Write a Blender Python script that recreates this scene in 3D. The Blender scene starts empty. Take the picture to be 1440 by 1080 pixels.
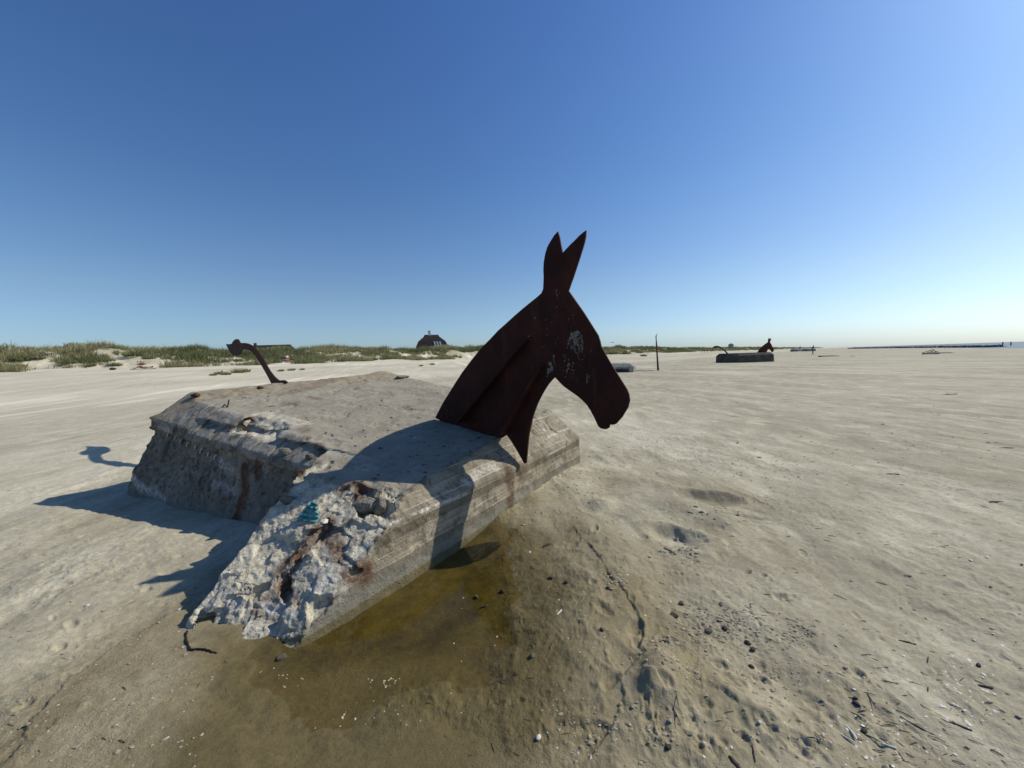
import bpy, bmesh, math, random
import numpy as np
from mathutils import Vector, Matrix
from mathutils.bvhtree import BVHTree

random.seed(7); RNG = np.random.default_rng(7)
scene = bpy.context.scene
COL = scene.collection
rad = math.radians

# ------------------------------------------------------------------ camera
EYE = 1.65; FPX = 541.0; PITCH = -.0665; ROLL = .033
cp, sp = math.cos(PITCH), math.sin(PITCH); cr, sr = math.cos(ROLL), math.sin(ROLL)
FW = np.array([0, cp, sp]); U0 = np.array([0, -sp, cp]); R0 = np.array([1., 0, 0])
RT = cr*R0 - sr*U0; UP = sr*R0 + cr*U0
def ray(px, py): return FW + (px-720)/FPX*RT - (py-540)/FPX*UP
def G(px, py, z=0.0):
    d = ray(px, py); t = (z-EYE)/d[2]; return np.array([0, 0, EYE]) + d*t
def on_plane(px, py, pl):
    d = ray(px, py); o = np.array([0, 0, EYE]); return o + d*((pl[1]-o@pl[0])/(d@pl[0]))

camd = bpy.data.cameras.new('camera'); cam = bpy.data.objects.new('camera', camd); COL.objects.link(cam)
camd.sensor_width = 36; camd.lens = 36*FPX/1440; camd.clip_start = .05; camd.clip_end = 60000
M3 = Matrix(((RT[0], UP[0], -FW[0]), (RT[1], UP[1], -FW[1]), (RT[2], UP[2], -FW[2])))
cam.matrix_world = Matrix.Translation((0, 0, EYE)) @ M3.to_4x4()
scene.camera = cam
scene.view_settings.view_transform = 'Standard'; scene.view_settings.look = 'None'; scene.view_settings.exposure = 0

# ------------------------------------------------------------------ light
SUN_AZ = 20.0; SUN_EL = 38.6                     # azimuth from +X towards +Y
world = bpy.data.worlds.new('World'); scene.world = world; world.use_nodes = True
nt = world.node_tree; nt.nodes.clear()
sky = nt.nodes.new('ShaderNodeTexSky'); sky.sky_type = 'NISHITA'; sky.sun_disc = False
sky.sun_elevation = rad(SUN_EL); sky.sun_rotation = rad(90-SUN_AZ)
sky.altitude = 0; sky.air_density = 1.0; sky.dust_density = .85; sky.ozone_density = 2.2
# the photo's summer air: no yellow at the horizon, a clean blue overhead (tint by elevation)
tcw = nt.nodes.new('ShaderNodeTexCoord'); sepw = nt.nodes.new('ShaderNodeSeparateXYZ'); nt.links.new(tcw.outputs['Generated'], sepw.inputs[0])
rmp = nt.nodes.new('ShaderNodeValToRGB'); nt.links.new(sepw.outputs[2], rmp.inputs[0]); cr_ = rmp.color_ramp
cr_.elements[0].position = 0.0; cr_.elements[0].color = (.66, .90, 1.34, 1); cr_.elements[1].position = .75; cr_.elements[1].color = (.46, .76, 1.20, 1)
for p_, c_ in ((.05, (.78, .96, 1.24, 1)), (.15, (.78, .92, 1.06, 1)), (.40, (.57, .83, 1.12, 1))):
    e_ = cr_.elements.new(p_); e_.color = c_
hs = nt.nodes.new('ShaderNodeMix'); hs.data_type = 'RGBA'; hs.blend_type = 'MULTIPLY'; hs.inputs[0].default_value = 1; nt.links.new(rmp.outputs[0], hs.inputs[7])
gm = nt.nodes.new('ShaderNodeGamma'); gm.inputs[1].default_value = 1.0
bg = nt.nodes.new('ShaderNodeBackground'); bg.inputs[1].default_value = .106
wo = nt.nodes.new('ShaderNodeOutputWorld')
nt.links.new(sky.outputs[0], hs.inputs[6]); nt.links.new(hs.outputs[2], gm.inputs[0])
nt.links.new(gm.outputs[0], bg.inputs[0]); nt.links.new(bg.outputs[0], wo.inputs[0])
sl = bpy.data.lights.new('sun', 'SUN'); sl.energy = 4.8; sl.angle = rad(.5); sl.color = (1, .945, .83)
so = bpy.data.objects.new('sun', sl); COL.objects.link(so)
sd = Vector((math.cos(rad(SUN_AZ))*math.cos(rad(SUN_EL)), math.sin(rad(SUN_AZ))*math.cos(rad(SUN_EL)), math.sin(rad(SUN_EL))))
so.rotation_euler = sd.to_track_quat('Z', 'Y').to_euler(); so.location = (30, 10, 30)

# ------------------------------------------------------------------ noise
_T2 = RNG.uniform(-1, 1, 1 << 20).astype(np.float32); _T3 = RNG.uniform(-1, 1, 1 << 18).astype(np.float32)
def vnoise(x, y, z=None, seed=0):
    """smooth value noise, -1..1"""
    x = np.asarray(x, np.float64)+seed*31.7; y = np.asarray(y, np.float64)+seed*17.9
    fx = np.floor(x); fy = np.floor(y); ix = fx.astype(np.int32); iy = fy.astype(np.int32)
    u = (x-fx).astype(np.float32); v = (y-fy).astype(np.float32); u = u*u*u*(u*(u*6-15)+10); v = v*v*v*(v*(v*6-15)+10)
    if z is None:
        x0 = (ix & 1023) << 10; x1 = ((ix+1) & 1023) << 10; y0 = iy & 1023; y1 = (iy+1) & 1023
        a = _T2[x0 | y0]; c = _T2[x0 | y1]; a = a+(_T2[x1 | y0]-a)*u; c = c+(_T2[x1 | y1]-c)*u
        return a+(c-a)*v
    z = np.asarray(z, np.float64)+seed*7.3; fz = np.floor(z); iz = fz.astype(np.int32); w = (z-fz).astype(np.float32); w = w*w*w*(w*(w*6-15)+10)
    x0 = (ix & 63) << 12; x1 = ((ix+1) & 63) << 12; y0 = (iy & 63) << 6; y1 = ((iy+1) & 63) << 6
    def lay(q):
        a = _T3[x0 | y0 | q]; c = _T3[x0 | y1 | q]; a = a+(_T3[x1 | y0 | q]-a)*u; c = c+(_T3[x1 | y1 | q]-c)*u
        return a+(c-a)*v
    a = lay(iz & 63); return a+(lay((iz+1) & 63)-a)*w
def fbm(x, y, z=None, oct=4, seed=0, gain=.5):
    t = 0; a = 1; s = 0; f = 1
    for o in range(oct):
        # rotate each octave so the lattice never shows
        c, q = math.cos(o*1.1+.4), math.sin(o*1.1+.4)
        t = t + a*vnoise((x*c-y*q)*f+o*17.3, (x*q+y*c)*f+o*5.7, None if z is None else z*f+o*3.1, seed+o*13); s += a; a *= gain; f *= 2.03
    return t/s
def sstep(a, b, x):
    t = np.clip((x-a)/(b-a), 0, 1); return t*t*(3-2*t)
def seg_dist(x, y, pts):
    """distance to a polyline, signed side, and run along it"""
    best = np.full(np.shape(x), 1e9); side = np.zeros(np.shape(x)); run = np.zeros(np.shape(x)); acc = 0
    for (ax, ay), (bx, by) in zip(pts[:-1], pts[1:]):
        dx, dy = bx-ax, by-ay; L = math.hypot(dx, dy)+1e-9
        t = np.clip(((x-ax)*dx+(y-ay)*dy)/L**2, 0, 1)
        px, py = x-(ax+t*dx), y-(ay+t*dy); d = np.hypot(px, py)
        m = d < best
        best = np.where(m, d, best); side = np.where(m, (dx*py-dy*px)/L, side); run = np.where(m, acc+t*L, run); acc += L
    return best, side, run
def poly_sdf(x, y, pts):
    d, _, _ = seg_dist(x, y, list(pts)+[pts[0]])
    ins = np.zeros(np.shape(x), bool); n = len(pts)
    for i in range(n):
        x0, y0 = pts[i]; x1, y1 = pts[(i+1) % n]
        c = ((y0 > y) != (y1 > y)) & (x < (x1-x0)*(y-y0)/((y1-y0) if abs(y1-y0) > 1e-9 else 1e-9)+x0)
        ins ^= c
    return np.where(ins, -d, d)
def g2(*pp): return [tuple(G(a, b)[:2]) for a, b in pp]

# ------------------------------------------------------------------ object helpers
def tag(o, label=None, cat=None, group=None, kind=None):
    if label: o['label'] = label
    if cat: o['category'] = cat
    if group: o['group'] = group
    if kind: o['kind'] = kind
    return o
def empty(name, loc, label, cat, group=None):
    o = bpy.data.objects.new(name, None); COL.objects.link(o); o.location = loc; o.empty_display_size = .2
    return tag(o, label, cat, group)
def link(name, me, mat, parent=None):
    o = bpy.data.objects.new(name, me); COL.objects.link(o)
    if mat is not None and not me.materials: me.materials.append(mat)
    if parent is not None:
        o.parent = parent; o.matrix_parent_inverse = Matrix.Identity(4)
    return o
def np_mesh(name, verts, faces, smooth=True, attrs=None):
    """verts Nx3, faces Mx3 or Mx4"""
    verts = np.ascontiguousarray(verts, np.float32); faces = np.ascontiguousarray(faces, np.int32)
    k = faces.shape[1]; me = bpy.data.meshes.new(name)
    me.vertices.add(len(verts)); me.vertices.foreach_set('co', verts.ravel())
    me.loops.add(faces.size); me.loops.foreach_set('vertex_index', faces.ravel())
    me.polygons.add(len(faces)); me.polygons.foreach_set('loop_start', np.arange(0, faces.size, k, dtype=np.int32))
    me.polygons.foreach_set('use_smooth', np.full(len(faces), smooth, bool))
    me.update(calc_edges=True)
    for nm, a in (attrs or {}).items():
        a = np.asarray(a, np.float32)
        if a.ndim == 1:
            at = me.attributes.new(nm, 'FLOAT', 'POINT'); at.data.foreach_set('value', a)
        else:
            at = me.attributes.new(nm, 'FLOAT_COLOR', 'POINT'); c4 = np.ones((len(a), 4), np.float32); c4[:, :3] = a; at.data.foreach_set('color', c4.ravel())
    return me
class MB:
    """collects simple shapes into one mesh"""
    def __init__(s): s.v = []; s.f = []
    def add(s, vs, fs):
        b = len(s.v); s.v += [tuple(v) for v in vs]; s.f += [tuple(i+b for i in f) for f in fs]
    def box(s, c, d, rz=0, M=None):
        cx, sx = math.cos(rz), math.sin(rz); vs = []
        for k in range(8):
            x, y, z = [(1 if k >> i & 1 else -1)*d[i]/2 for i in range(3)]
            p = (c[0]+x*cx-y*sx, c[1]+x*sx+y*cx, c[2]+z); vs.append(tuple(M @ Vector(p)) if M else p)
        s.add(vs, [(0, 2, 3, 1), (4, 5, 7, 6), (0, 1, 5, 4), (2, 6, 7, 3), (0, 4, 6, 2), (1, 3, 7, 5)])
    def tube(s, pts, r, n=8, cap=True):
        pts = [Vector(p) for p in pts]; rs = r if isinstance(r, (list, tuple)) else [r]*len(pts); b = []
        t0 = (pts[1]-pts[0]).normalized(); ref = Vector((0, 0, 1)) if abs(t0.z) < .9 else Vector((1, 0, 0)); side = t0.cross(ref).normalized()
        for i, p in enumerate(pts):
            t = (pts[min(i+1, len(pts)-1)]-pts[max(i-1, 0)]).normalized()
            side = (side-t*side.dot(t)).normalized(); up = t.cross(side)
            b.append([p+(side*math.cos(2*math.pi*k/n)+up*math.sin(2*math.pi*k/n))*rs[i] for k in range(n)])
        vs = [v for q in b for v in q]; fs = []
        for i in range(len(pts)-1):
            for k in range(n): fs.append((i*n+k, i*n+(k+1) % n, (i+1)*n+(k+1) % n, (i+1)*n+k))
        if cap: fs += [tuple(range(n-1, -1, -1)), tuple((len(pts)-1)*n+k for k in range(n))]
        s.add(vs, fs)
    def build(s, name, mat, parent=None, smooth=False, bevel=0):
        me = bpy.data.meshes.new(name); me.from_pydata(s.v, [], s.f); me.update()
        bm = bmesh.new(); bm.from_mesh(me); bmesh.ops.recalc_face_normals(bm, faces=bm.faces)
        if bevel: bmesh.ops.bevel(bm, geom=list(bm.edges), offset=bevel, segments=1, affect='EDGES')
        bm.to_mesh(me); bm.free()
        for p in me.polygons: p.use_smooth = smooth
        return link(name, me, mat, parent)
def plate(name, pts3, nrm, thick, mat, parent, bevel=0.0):
    """a flat sheet from a 3D outline, extruded by thick along -nrm/+nrm"""
    nrm = Vector(nrm).normalized(); bm = bmesh.new()
    vs = [bm.verts.new(Vector(p)+nrm*thick/2) for p in pts3]; f = bm.faces.new(vs)
    ex = bmesh.ops.extrude_face_region(bm, geom=[f])
    bmesh.ops.translate(bm, verts=[e for e in ex['geom'] if isinstance(e, bmesh.types.BMVert)], vec=-nrm*thick)
    bmesh.ops.triangulate(bm, faces=[q for q in bm.faces if len(q.verts) > 4])
    bmesh.ops.recalc_face_normals(bm, faces=bm.faces)
    me = bpy.data.meshes.new(name); bm.to_mesh(me); bm.free()
    return link(name, me, mat, parent)

# ------------------------------------------------------------------ materials
class NT:
    def __init__(s, name, rough=.9, spec=.3):
        s.m = bpy.data.materials.new(name); s.m.use_nodes = True; s.t = s.m.node_tree
        s.b = s.t.nodes['Principled BSDF']; s.b.inputs['Roughness'].default_value = rough; s.b.inputs['Specular IOR Level'].default_value = spec
        s.tc = s.t.nodes.new('ShaderNodeTexCoord')
    def n(s, typ, **kw):
        q = s.t.nodes.new(typ)
        for k, v in kw.items(): setattr(q, k, v)
        return q
    def l(s, a, b): s.t.links.new(a, b)
    def inp(s, sock, v):
        if hasattr(v, 'is_output'): s.l(v, sock)
        else: sock.default_value = v
    def noise(s, scale, detail=4, rough=.55, vec=None, dist=0, stretch=None):
        q = s.n('ShaderNodeTexNoise'); q.inputs['Scale'].default_value = scale; q.inputs['Detail'].default_value = detail
        q.inputs['Roughness'].default_value = rough; q.inputs['Distortion'].default_value = dist
        v = vec or s.tc.outputs['Object']
        if stretch:
            mp = s.n('ShaderNodeMapping'); mp.inputs['Scale'].default_value = stretch[:3]
            if len(stretch) > 3: mp.inputs['Rotation'].default_value = (0, 0, stretch[3])
            s.l(v, mp.inputs[0]); v = mp.outputs[0]
        s.l(v, q.inputs['Vector']); return q.outputs['Fac']
    def voro(s, scale, feat='F1', vec=None):
        q = s.n('ShaderNodeTexVoronoi'); q.feature = feat; q.inputs['Scale'].default_value = scale; s.l(vec or s.tc.outputs['Object'], q.inputs['Vector'])
        return q
    def ramp(s, fac, a, b, lo=0., hi=1.):
        q = s.n('ShaderNodeMapRange'); q.interpolation_type = 'SMOOTHSTEP'
        s.inp(q.inputs['Value'], fac); q.inputs['From Min'].default_value = a; q.inputs['From Max'].default_value = b
        q.inputs['To Min'].default_value = lo; q.inputs['To Max'].default_value = hi; return q.outputs['Result']
    def mix(s, fac, a, b, typ='MIX'):
        q = s.n('ShaderNodeMix'); q.data_type = 'RGBA'; q.blend_type = typ
        s.inp(q.inputs[0], fac)
        for i, v in ((6, a), (7, b)):
            if isinstance(v, tuple): q.inputs[i].default_value = (*v, 1)
            else: s.l(v, q.inputs[i])
        return q.outputs[2]
    def math(s, op, a, b=0.):
        q = s.n('ShaderNodeMath'); q.operation = op; s.inp(q.inputs[0], a); s.inp(q.inputs[1], b); return q.outputs[0]
    def attr(s, nm, out='Fac'):
        q = s.n('ShaderNodeAttribute'); q.attribute_name = nm; return q.outputs[out]
    def bump(s, h, dist, strength=1., prev=None):
        q = s.n('ShaderNodeBump'); q.inputs['Distance'].default_value = dist; s.inp(q.inputs['Strength'], strength)
        s.l(h, q.inputs['Height'])
        if prev: s.l(prev, q.inputs['Normal'])
        return q.outputs[0]
    def color(s, c):
        if isinstance(c, tuple): s.b.inputs['Base Color'].default_value = (*c, 1)
        else: s.l(c, s.b.inputs['Base Color'])
    def normal(s, n): s.l(n, s.b.inputs['Normal'])

def simple_mat(name, c1, c2, scale, rough=.85, spec=.3, bump=.0, bscale=None):
    m = NT(name, rough, spec); n = m.noise(scale, 5, .6); m.color(m.mix(m.ramp(n, .3, .7), c1, c2))
    if bump: m.normal(m.bump(m.noise(bscale or scale*3, 4), bump))
    return m.m

# sand ------------------------------------------------------------
def sand_mat():
    m = NT('sand', .95, .12)
    P = m.tc.outputs['Object']
    big = m.noise(.35, 5, .6, dist=.4, stretch=(1.0, .35, 1, -.2))
    med = m.noise(2.6, 6, .62, stretch=(1.0, .45, 1, -.25))
    fine = m.noise(38, 5, .7); grit = m.noise(330, 2, .8)
    c = m.mix(m.ramp(big, .36, .66), (.308, .274, .190), (.398, .360, .264))
    c = m.mix(m.ramp(med, .48, .70, 0, .75), c, (.51, .465, .345))
    c = m.mix(m.ramp(med, .47, .28, 0, .6), c, (.215, .186, .130))
    c = m.mix(m.attr('damp'), c, m.mix(m.ramp(med, .35, .65), (.190, .155, .085), (.300, .255, .160)))
    c = m.mix(m.attr('dry'), c, (.66, .60, .465))
    c = m.mix(m.math('MULTIPLY', m.attr('wet'), .96), c, (.112, .088, .038))
    al = m.noise(5.5, 5, .65)
    alg = m.mix(m.ramp(al, .3, .7), (.046, .035, .004), (.092, .069, .012))
    c = m.mix(m.attr('algae'), c, alg)
    c = m.mix(m.attr('veg'), c, (.15, .150, .065))
    mot = m.noise(13, 6, .75)
    c = m.mix(m.ramp(big, .35, .65, .25, .8), c, m.mix(m.ramp(mot, .3, .7), (.82, .81, .79), (1.18, 1.18, 1.18)), 'MULTIPLY')
    c = m.mix(.75, c, m.mix(m.ramp(fine, .25, .75), (.80, .79, .77), (1.20, 1.20, 1.20)), 'MULTIPLY')
    c = m.mix(m.ramp(grit, .62, .78, 0, .40), c, (.13, .10, .07))
    c = m.mix(m.ramp(grit, .36, .22, 0, .4), c, (.62, .58, .50))
    # dark grit and shell fragments in loose patches
    vo = m.voro(55); pk = m.noise(.9, 4, .6)
    msk = m.math('MULTIPLY', m.ramp(vo.outputs['Distance'], .17, .09), m.ramp(pk, .50, .66))
    sel = m.n('ShaderNodeSeparateColor'); m.l(vo.outputs['Color'], sel.inputs[0])
    msk = m.math('MULTIPLY', msk, m.ramp(sel.outputs[0], .70, .78))
    c = m.mix(m.math('MULTIPLY', msk, m.ramp(sel.outputs[1], .4, .42, 1, 0)), c, (.07, .055, .045))
    c = m.mix(m.math('MULTIPLY', msk, m.ramp(sel.outputs[1], .6, .62, 0, .8)), c, (.66, .62, .55))
    m.color(c)
    r = m.math('SUBTRACT', .95, m.math('MULTIPLY', m.attr('wet'), .35)); m.l(r, m.b.inputs['Roughness'])
    b = m.bump(m.noise(17, 5, .66), .018, m.ramp(m.noise(1.1, 4, .6), .42, .62, .15, .85))
    b = m.bump(m.noise(110, 3, .75), .006, .7, b)
    m.normal(b); return m.m
MAT_SAND = sand_mat()

# concrete --------------------------------------------------------
def concrete_mat():
    m = NT('weathered_concrete', .93, .2)
    O = m.tc.outputs['Object']
    n1 = m.noise(1.7, 6, .62); n2 = m.noise(9, 6, .66); n3 = m.noise(60, 4, .7); agg = m.voro(34)
    c = m.mix(m.ramp(n1, .35, .68), (.150, .134, .104), (.262, .236, .186))
    c = m.mix(m.ramp(n2, .50, .64, 0, .75), c, (.070, .062, .048))
    c = m.mix(m.ramp(n2, .42, .25, 0, .4), c, (.40, .37, .31))
    c = m.mix(m.math('MULTIPLY', m.attr('left'), m.ramp(m.noise(16, 6, .75), .52, .63, 0, .8)), c, (.045, .040, .034))
    c = m.mix(m.math('MULTIPLY', m.attr('left'), m.ramp(m.noise(12, 6, .8, stretch=(1, 1, .6)), .43, .34, 0, .6)), c, (.42, .40, .36))
    # board marks left by the formwork, running level along the walls
    sep = m.n('ShaderNodeSeparateXYZ'); m.l(O, sep.inputs[0])
    wob = m.math('ADD', sep.outputs[2], m.math('MULTIPLY', m.noise(.9, 3), .05))
    bz = m.math('MULTIPLY', wob, 12.5); fr = m.math('FRACT', bz); fl = m.math('FLOOR', bz)
    wn = m.n('ShaderNodeTexWhiteNoise'); wn.noise_dimensions = '1D'; m.l(fl, wn.inputs['W'])
    wall = m.attr('wall')
    board = m.mix(wn.outputs['Value'], (.80, .75, .66), (1.60, 1.52, 1.38))  # random board tones, lifted and warmed overall: sunlight put into the wall colour
    c = m.mix(wall, c, m.mix(1., c, board, 'MULTIPLY'))
    wn2 = m.n('ShaderNodeTexWhiteNoise'); wn2.noise_dimensions = '1D'; m.l(m.math('FLOOR', m.math('ADD', bz, .5)), wn2.inputs['W'])
    line = m.math('MULTIPLY', m.ramp(m.math('ABSOLUTE', m.math('SUBTRACT', fr, .5)), .455, .495), wall)
    brk = m.math('MULTIPLY', m.ramp(m.noise(1.5, 6, .7), .40, .58, .0, 1), m.ramp(wn2.outputs['Value'], .25, .75))
    c = m.mix(m.math('MULTIPLY', line, brk), c, (.62, .58, .48))
    grain = m.noise(2.5, 6, .7, stretch=(1, 1, 22))
    c = m.mix(m.math('MULTIPLY', wall, m.ramp(grain, .45, .68, 0, .7)), c, (.15, .125, .09))
    # dark damp foot with white salt
    foot = m.attr('foot'); c = m.mix(m.math('MULTIPLY', foot, .75), c, (.175, .165, .130))
    # top: sand and dust blown over it
    tp = m.attr('top')
    c = m.mix(m.math('MULTIPLY', tp, m.ramp(m.noise(2.3, 6, .65), .30, .72, .35, .95)), c, (.330, .290, .215))
    c = m.mix(m.math('MULTIPLY', tp, m.ramp(m.noise(4.2, 6, .7, stretch=(1, 1.8, 1, .5)), .57, .75, 0, .8)), c, (.17, .135, .10))
    c = m.mix(m.math('MULTIPLY', tp, m.ramp(m.noise(7, 3, .5), .72, .77, 0, .9)), c, (.60, .56, .48))
    # broken faces: pale matrix with dark aggregate
    c = m.mix(m.math('MULTIPLY', m.attr('slab'), m.ramp(n2, .3, .62, .75, .1)), c, (.37, .345, .285))  # left roof slope painted paler to stand for grazing sun
    cu = m.attr('curb'); c = m.mix(m.math('MULTIPLY', cu, .85), c, m.mix(m.ramp(m.noise(6, 5, .65), .3, .7), (.20, .160, .105), (.33, .275, .19)))
    rb = m.attr('rubble')
    rc = m.mix(m.ramp(m.noise(7, 5, .7), .35, .65), (.32, .285, .215), (.56, .505, .385))
    rc = m.mix(m.ramp(m.noise(48, 5, .8), .55, .64, 0, .7), rc, (.075, .066, .054))
    rc = m.mix(m.ramp(m.noise(36, 5, .8), .44, .36, 0, .8), rc, (.68, .62, .48))
    sc = m.n('ShaderNodeSeparateColor'); m.l(agg.outputs['Color'], sc.inputs[0])
    st = m.math('MULTIPLY', m.ramp(agg.outputs['Distance'], .34, .24), m.ramp(sc.outputs[0], .5, .52))
    rc = m.mix(m.math('MULTIPLY', st, .5), rc, m.mix(sc.outputs[1], (.10, .09, .08), (.45, .41, .36)))
    c = m.mix(rb, c, rc)
    c = m.mix(m.math('MULTIPLY', m.attr('white'), m.ramp(m.noise(22, 5, .7), .38, .58)), c, (.60, .575, .52))
    c = m.mix(m.math('MULTIPLY', m.attr('dark'), m.ramp(m.noise(10, 4, .65), .25, .55, .35, 1)), c, (.035, .030, .024))
    ru = m.attr('rust'); rn = m.noise(26, 5, .7)
    rcol = m.mix(m.ramp(rn, .3, .7), (.035, .013, .009), (.130, .050, .022))
    c = m.mix(m.math('MULTIPLY', ru, m.ramp(m.noise(13, 5, .7), .30, .60, .35, 1)), c, rcol)
    c = m.mix(.6, c, m.mix(n3, (.62, .62, .62), (1.38, 1.38, 1.38)), 'MULTIPLY')
    m.color(c)
    pits = m.ramp(m.voro(48).outputs['Distance'], .0, .30)
    b = m.bump(m.noise(14, 6, .68), .025, .6)
    b = m.bump(m.noise(75, 5, .7), .008, .75, b)
    b = m.bump(pits, .006, .5, b)
    m.normal(b); return m.m
MAT_CON = concrete_mat()
def steel_mat():
    m = NT('rusted_steel', .8, .25)
    n = m.noise(2.2, 6, .65); n2 = m.noise(30, 4, .7)
    c = m.mix(m.ramp(n, .32, .70), (.020, .0055, .0038), (.048, .0120, .0070))
    c = m.mix(m.ramp(m.noise(5, 6, .7, stretch=(1, 1, .18)), .52, .72, 0, .55), c, (.085, .026, .012))
    c = m.mix(m.ramp(n2, .52, .72, 0, .45), c, (.006, .003, .0025))
    m.color(c); m.normal(m.bump(m.noise(45, 5, .7), .004, .5)); return m.m
MAT_STEEL = steel_mat()
MAT_DROP = simple_mat('bird_dropping', (.10, .092, .080), (.20, .185, .165), 40)
MAT_REBAR = simple_mat('rebar_rust', (.035, .014, .009), (.11, .045, .02), 30, bump=.003)
MAT_STUB = simple_mat('salt_crusted_rebar', (.30, .28, .25), (.50, .48, .44), 60, bump=.003)
MAT_ROCK = simple_mat('dark_stone', (.030, .026, .024), (.085, .072, .06), 40, .8, bump=.004)
MAT_BROWN = simple_mat('brown_stone', (.060, .048, .036), (.16, .13, .095), 30, .9, bump=.01)
MAT_CLOD = simple_mat('damp_sand_clod', (.235, .20, .135), (.37, .325, .235), 60, bump=.004)
MAT_SHELL = simple_mat('shell', (.40, .37, .32), (.64, .61, .56), 60, .5, .4, bump=.001)
MAT_TWIG = simple_mat('driftwood', (.045, .035, .025), (.13, .10, .07), 40, bump=.002)
MAT_WEED = simple_mat('seaweed', (.012, .010, .006), (.04, .03, .015), 30, .6)
MAT_CHUNK = simple_mat('concrete_chunk', (.16, .145, .115), (.44, .40, .32), 5.5, .95, .2, .05, 9)
MAT_TEAL = simple_mat('teal_cloth', (.075, .22, .225), (.16, .38, .37), 22, .7, bump=.004)

# ------------------------------------------------------------------ bunker planes (unit normal, offset), read off the photograph
def npl(n, d):
    n = np.array(n, float); L = np.linalg.norm(n); return n/L, d/L
W1 = npl([.836, -.5476, .0336], -2.3429); H1 = npl([.5969, -.3899, .7012], -1.3938)
TP = npl([.0899, -.1396, .9861], .037); W2 = npl([-.3928, -.8871, .2424], -2.4457)
H2 = npl([-.1729, -.5566, .8126], -1.2524); W3 = npl([.5509, .8341, .0273], 5.4341)
H3 = npl([.5677, .734, .3728], 5.0279); W4 = npl([-.7323, .681, 0], 7.2752); W4I = npl([-.7323, .681, 0], 6.854)
RB = npl([-.053, -.538, .841], -1.1537)
Tn = TP[0]

# ------------------------------------------------------------------ terrain
POOL = g2((405, 893), (430, 855), (490, 815), (590, 755), (690, 700), (716, 752), (706, 800), (716, 850), (722, 905), (700, 950), (640, 968), (560, 975), (470, 975), (400, 962), (362, 940), (376, 912))
DEEP = g2((405, 893), (430, 855), (490, 815), (590, 755), (690, 700), (700, 780), (706, 830), (700, 872), (640, 880), (600, 905), (520, 925), (430, 925), (405, 908))
WETP = g2((300, 890), (425, 893), (620, 778), (715, 730), (760, 760), (775, 850), (770, 930), (745, 990), (690, 1060), (600, 1130), (350, 1130), (280, 1060), (300, 960))
SCARP = g2((800, 742), (826, 770), (858, 822), (880, 850), (897, 875), (906, 905), (897, 925), (905, 942), (880, 965), (873, 975), (876, 995), (862, 1030), (838, 1062), (815, 1085))
SCARP2 = g2((878, 966), (905, 968), (925, 985), (940, 1003), (958, 1012))
SCARP3 = g2((980, 972), (1030, 1000), (1085, 1030), (1150, 1060), (1180, 1090))
TRACK = g2((978, 868), (976, 920), (973, 960), (968, 985), (966, 1015), (980, 1045), (984, 1090))
POOL_Z = -.022
D0 = np.array([-64., 48.]); DT = np.array([.653, .757]); DT = DT/np.linalg.norm(DT); DN = np.array([-DT[1], DT[0]])
SHORE0 = np.array([118., 92.])
def dune_coords(x, y):
    return (x-D0[0])*DN[0]+(y-D0[1])*DN[1], (x-D0[0])*DT[0]+(y-D0[1])*DT[1]
def pits(x, y):
    z = np.zeros(np.shape(x)); order = np.argsort(y); ys = y[order]
    for (px, py, rx, ry, rot, dep) in PITS:
        c = G(px, py)[:2]; k = order[np.searchsorted(ys, c[1]-2.2*rx):np.searchsorted(ys, c[1]+2.2*rx)]; k = k[np.abs(x[k]-c[0]) < 2.2*rx]
        if not len(k): continue
        dx, dy = x[k]-c[0], y[k]-c[1]; ca, sa = math.cos(rot), math.sin(rot)
        u = (dx*ca+dy*sa)/rx; v = (-dx*sa+dy*ca)/ry; q = np.hypot(u, v)*(1+.35*fbm(dx*1.1/rx+px, dy*1.1/rx, oct=3, seed=49))
        z[k] += -dep*sstep(1.0, .35, q) + dep*.42*np.exp(-((q-1.15)/.26)**2)*(.6+.4*np.sin(np.arctan2(v, u)+rot*2+px))
    return z
PITS = [(988, 703, .40, .24, -.6, .062), (944, 756, .27, .19, -.7, .070), (1040, 728, .30, .05, -.35, .018)]
for k in range(95):                                   # foot and hoof marks
    px = random.uniform(780, 1240); py = random.uniform(660, 1070)
    if random.random() < .35: px = random.uniform(20, 260); py = random.uniform(740, 1070)
    PITS.append((px, py, random.uniform(.03, .08), random.uniform(.025, .05), random.uniform(0, 3.1), random.uniform(.005, .016)))
for (cx_, cy_, sx_, sy_, n_) in ((1000, 705, 50, 22, 40), (1100, 690, 70, 18, 46), (860, 720, 40, 25, 34), (905, 805, 50, 25, 34), (1000, 890, 60, 24, 30), (1160, 770, 80, 30, 34), (850, 1035, 50, 25, 26), (960, 1035, 60, 25, 26), (1290, 860, 80, 50, 26), (1320, 700, 80, 30, 26), (90, 770, 60, 40, 26), (140, 990, 70, 50, 26), (1180, 1000, 90, 40, 24), (820, 665, 24, 14, 22), (60, 880, 40, 40, 12)):
    for k in range(n_):                               # crowded scuffs, a few centimetres each
        PITS.append((random.gauss(cx_, sx_), min(1110, random.gauss(cy_, sy_)), random.uniform(.015, .055), random.uniform(.012, .028), random.gauss(-.4, .6), random.uniform(.002, .007)))
LUMPS = [(845, 712, .20, .07), (815, 745, .30, .03), (930, 950, .15, .075), (905, 972, .14, .03), (935, 985, .13, .065), (880, 870, .2, .02), (840, 790, .3, .02), (1060, 770, .5, .02), (845, 865, .09, .018), (955, 715, .34, .055),
         (1010, 735, .25, .03), (975, 765, .2, .03), (920, 800, .14, .022), (885, 800, .12, .02), (1010, 985, .22, .03), (1090, 1015, .2, .03), (800, 690, .25, .03), (1000, 830, .35, .018)]
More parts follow.
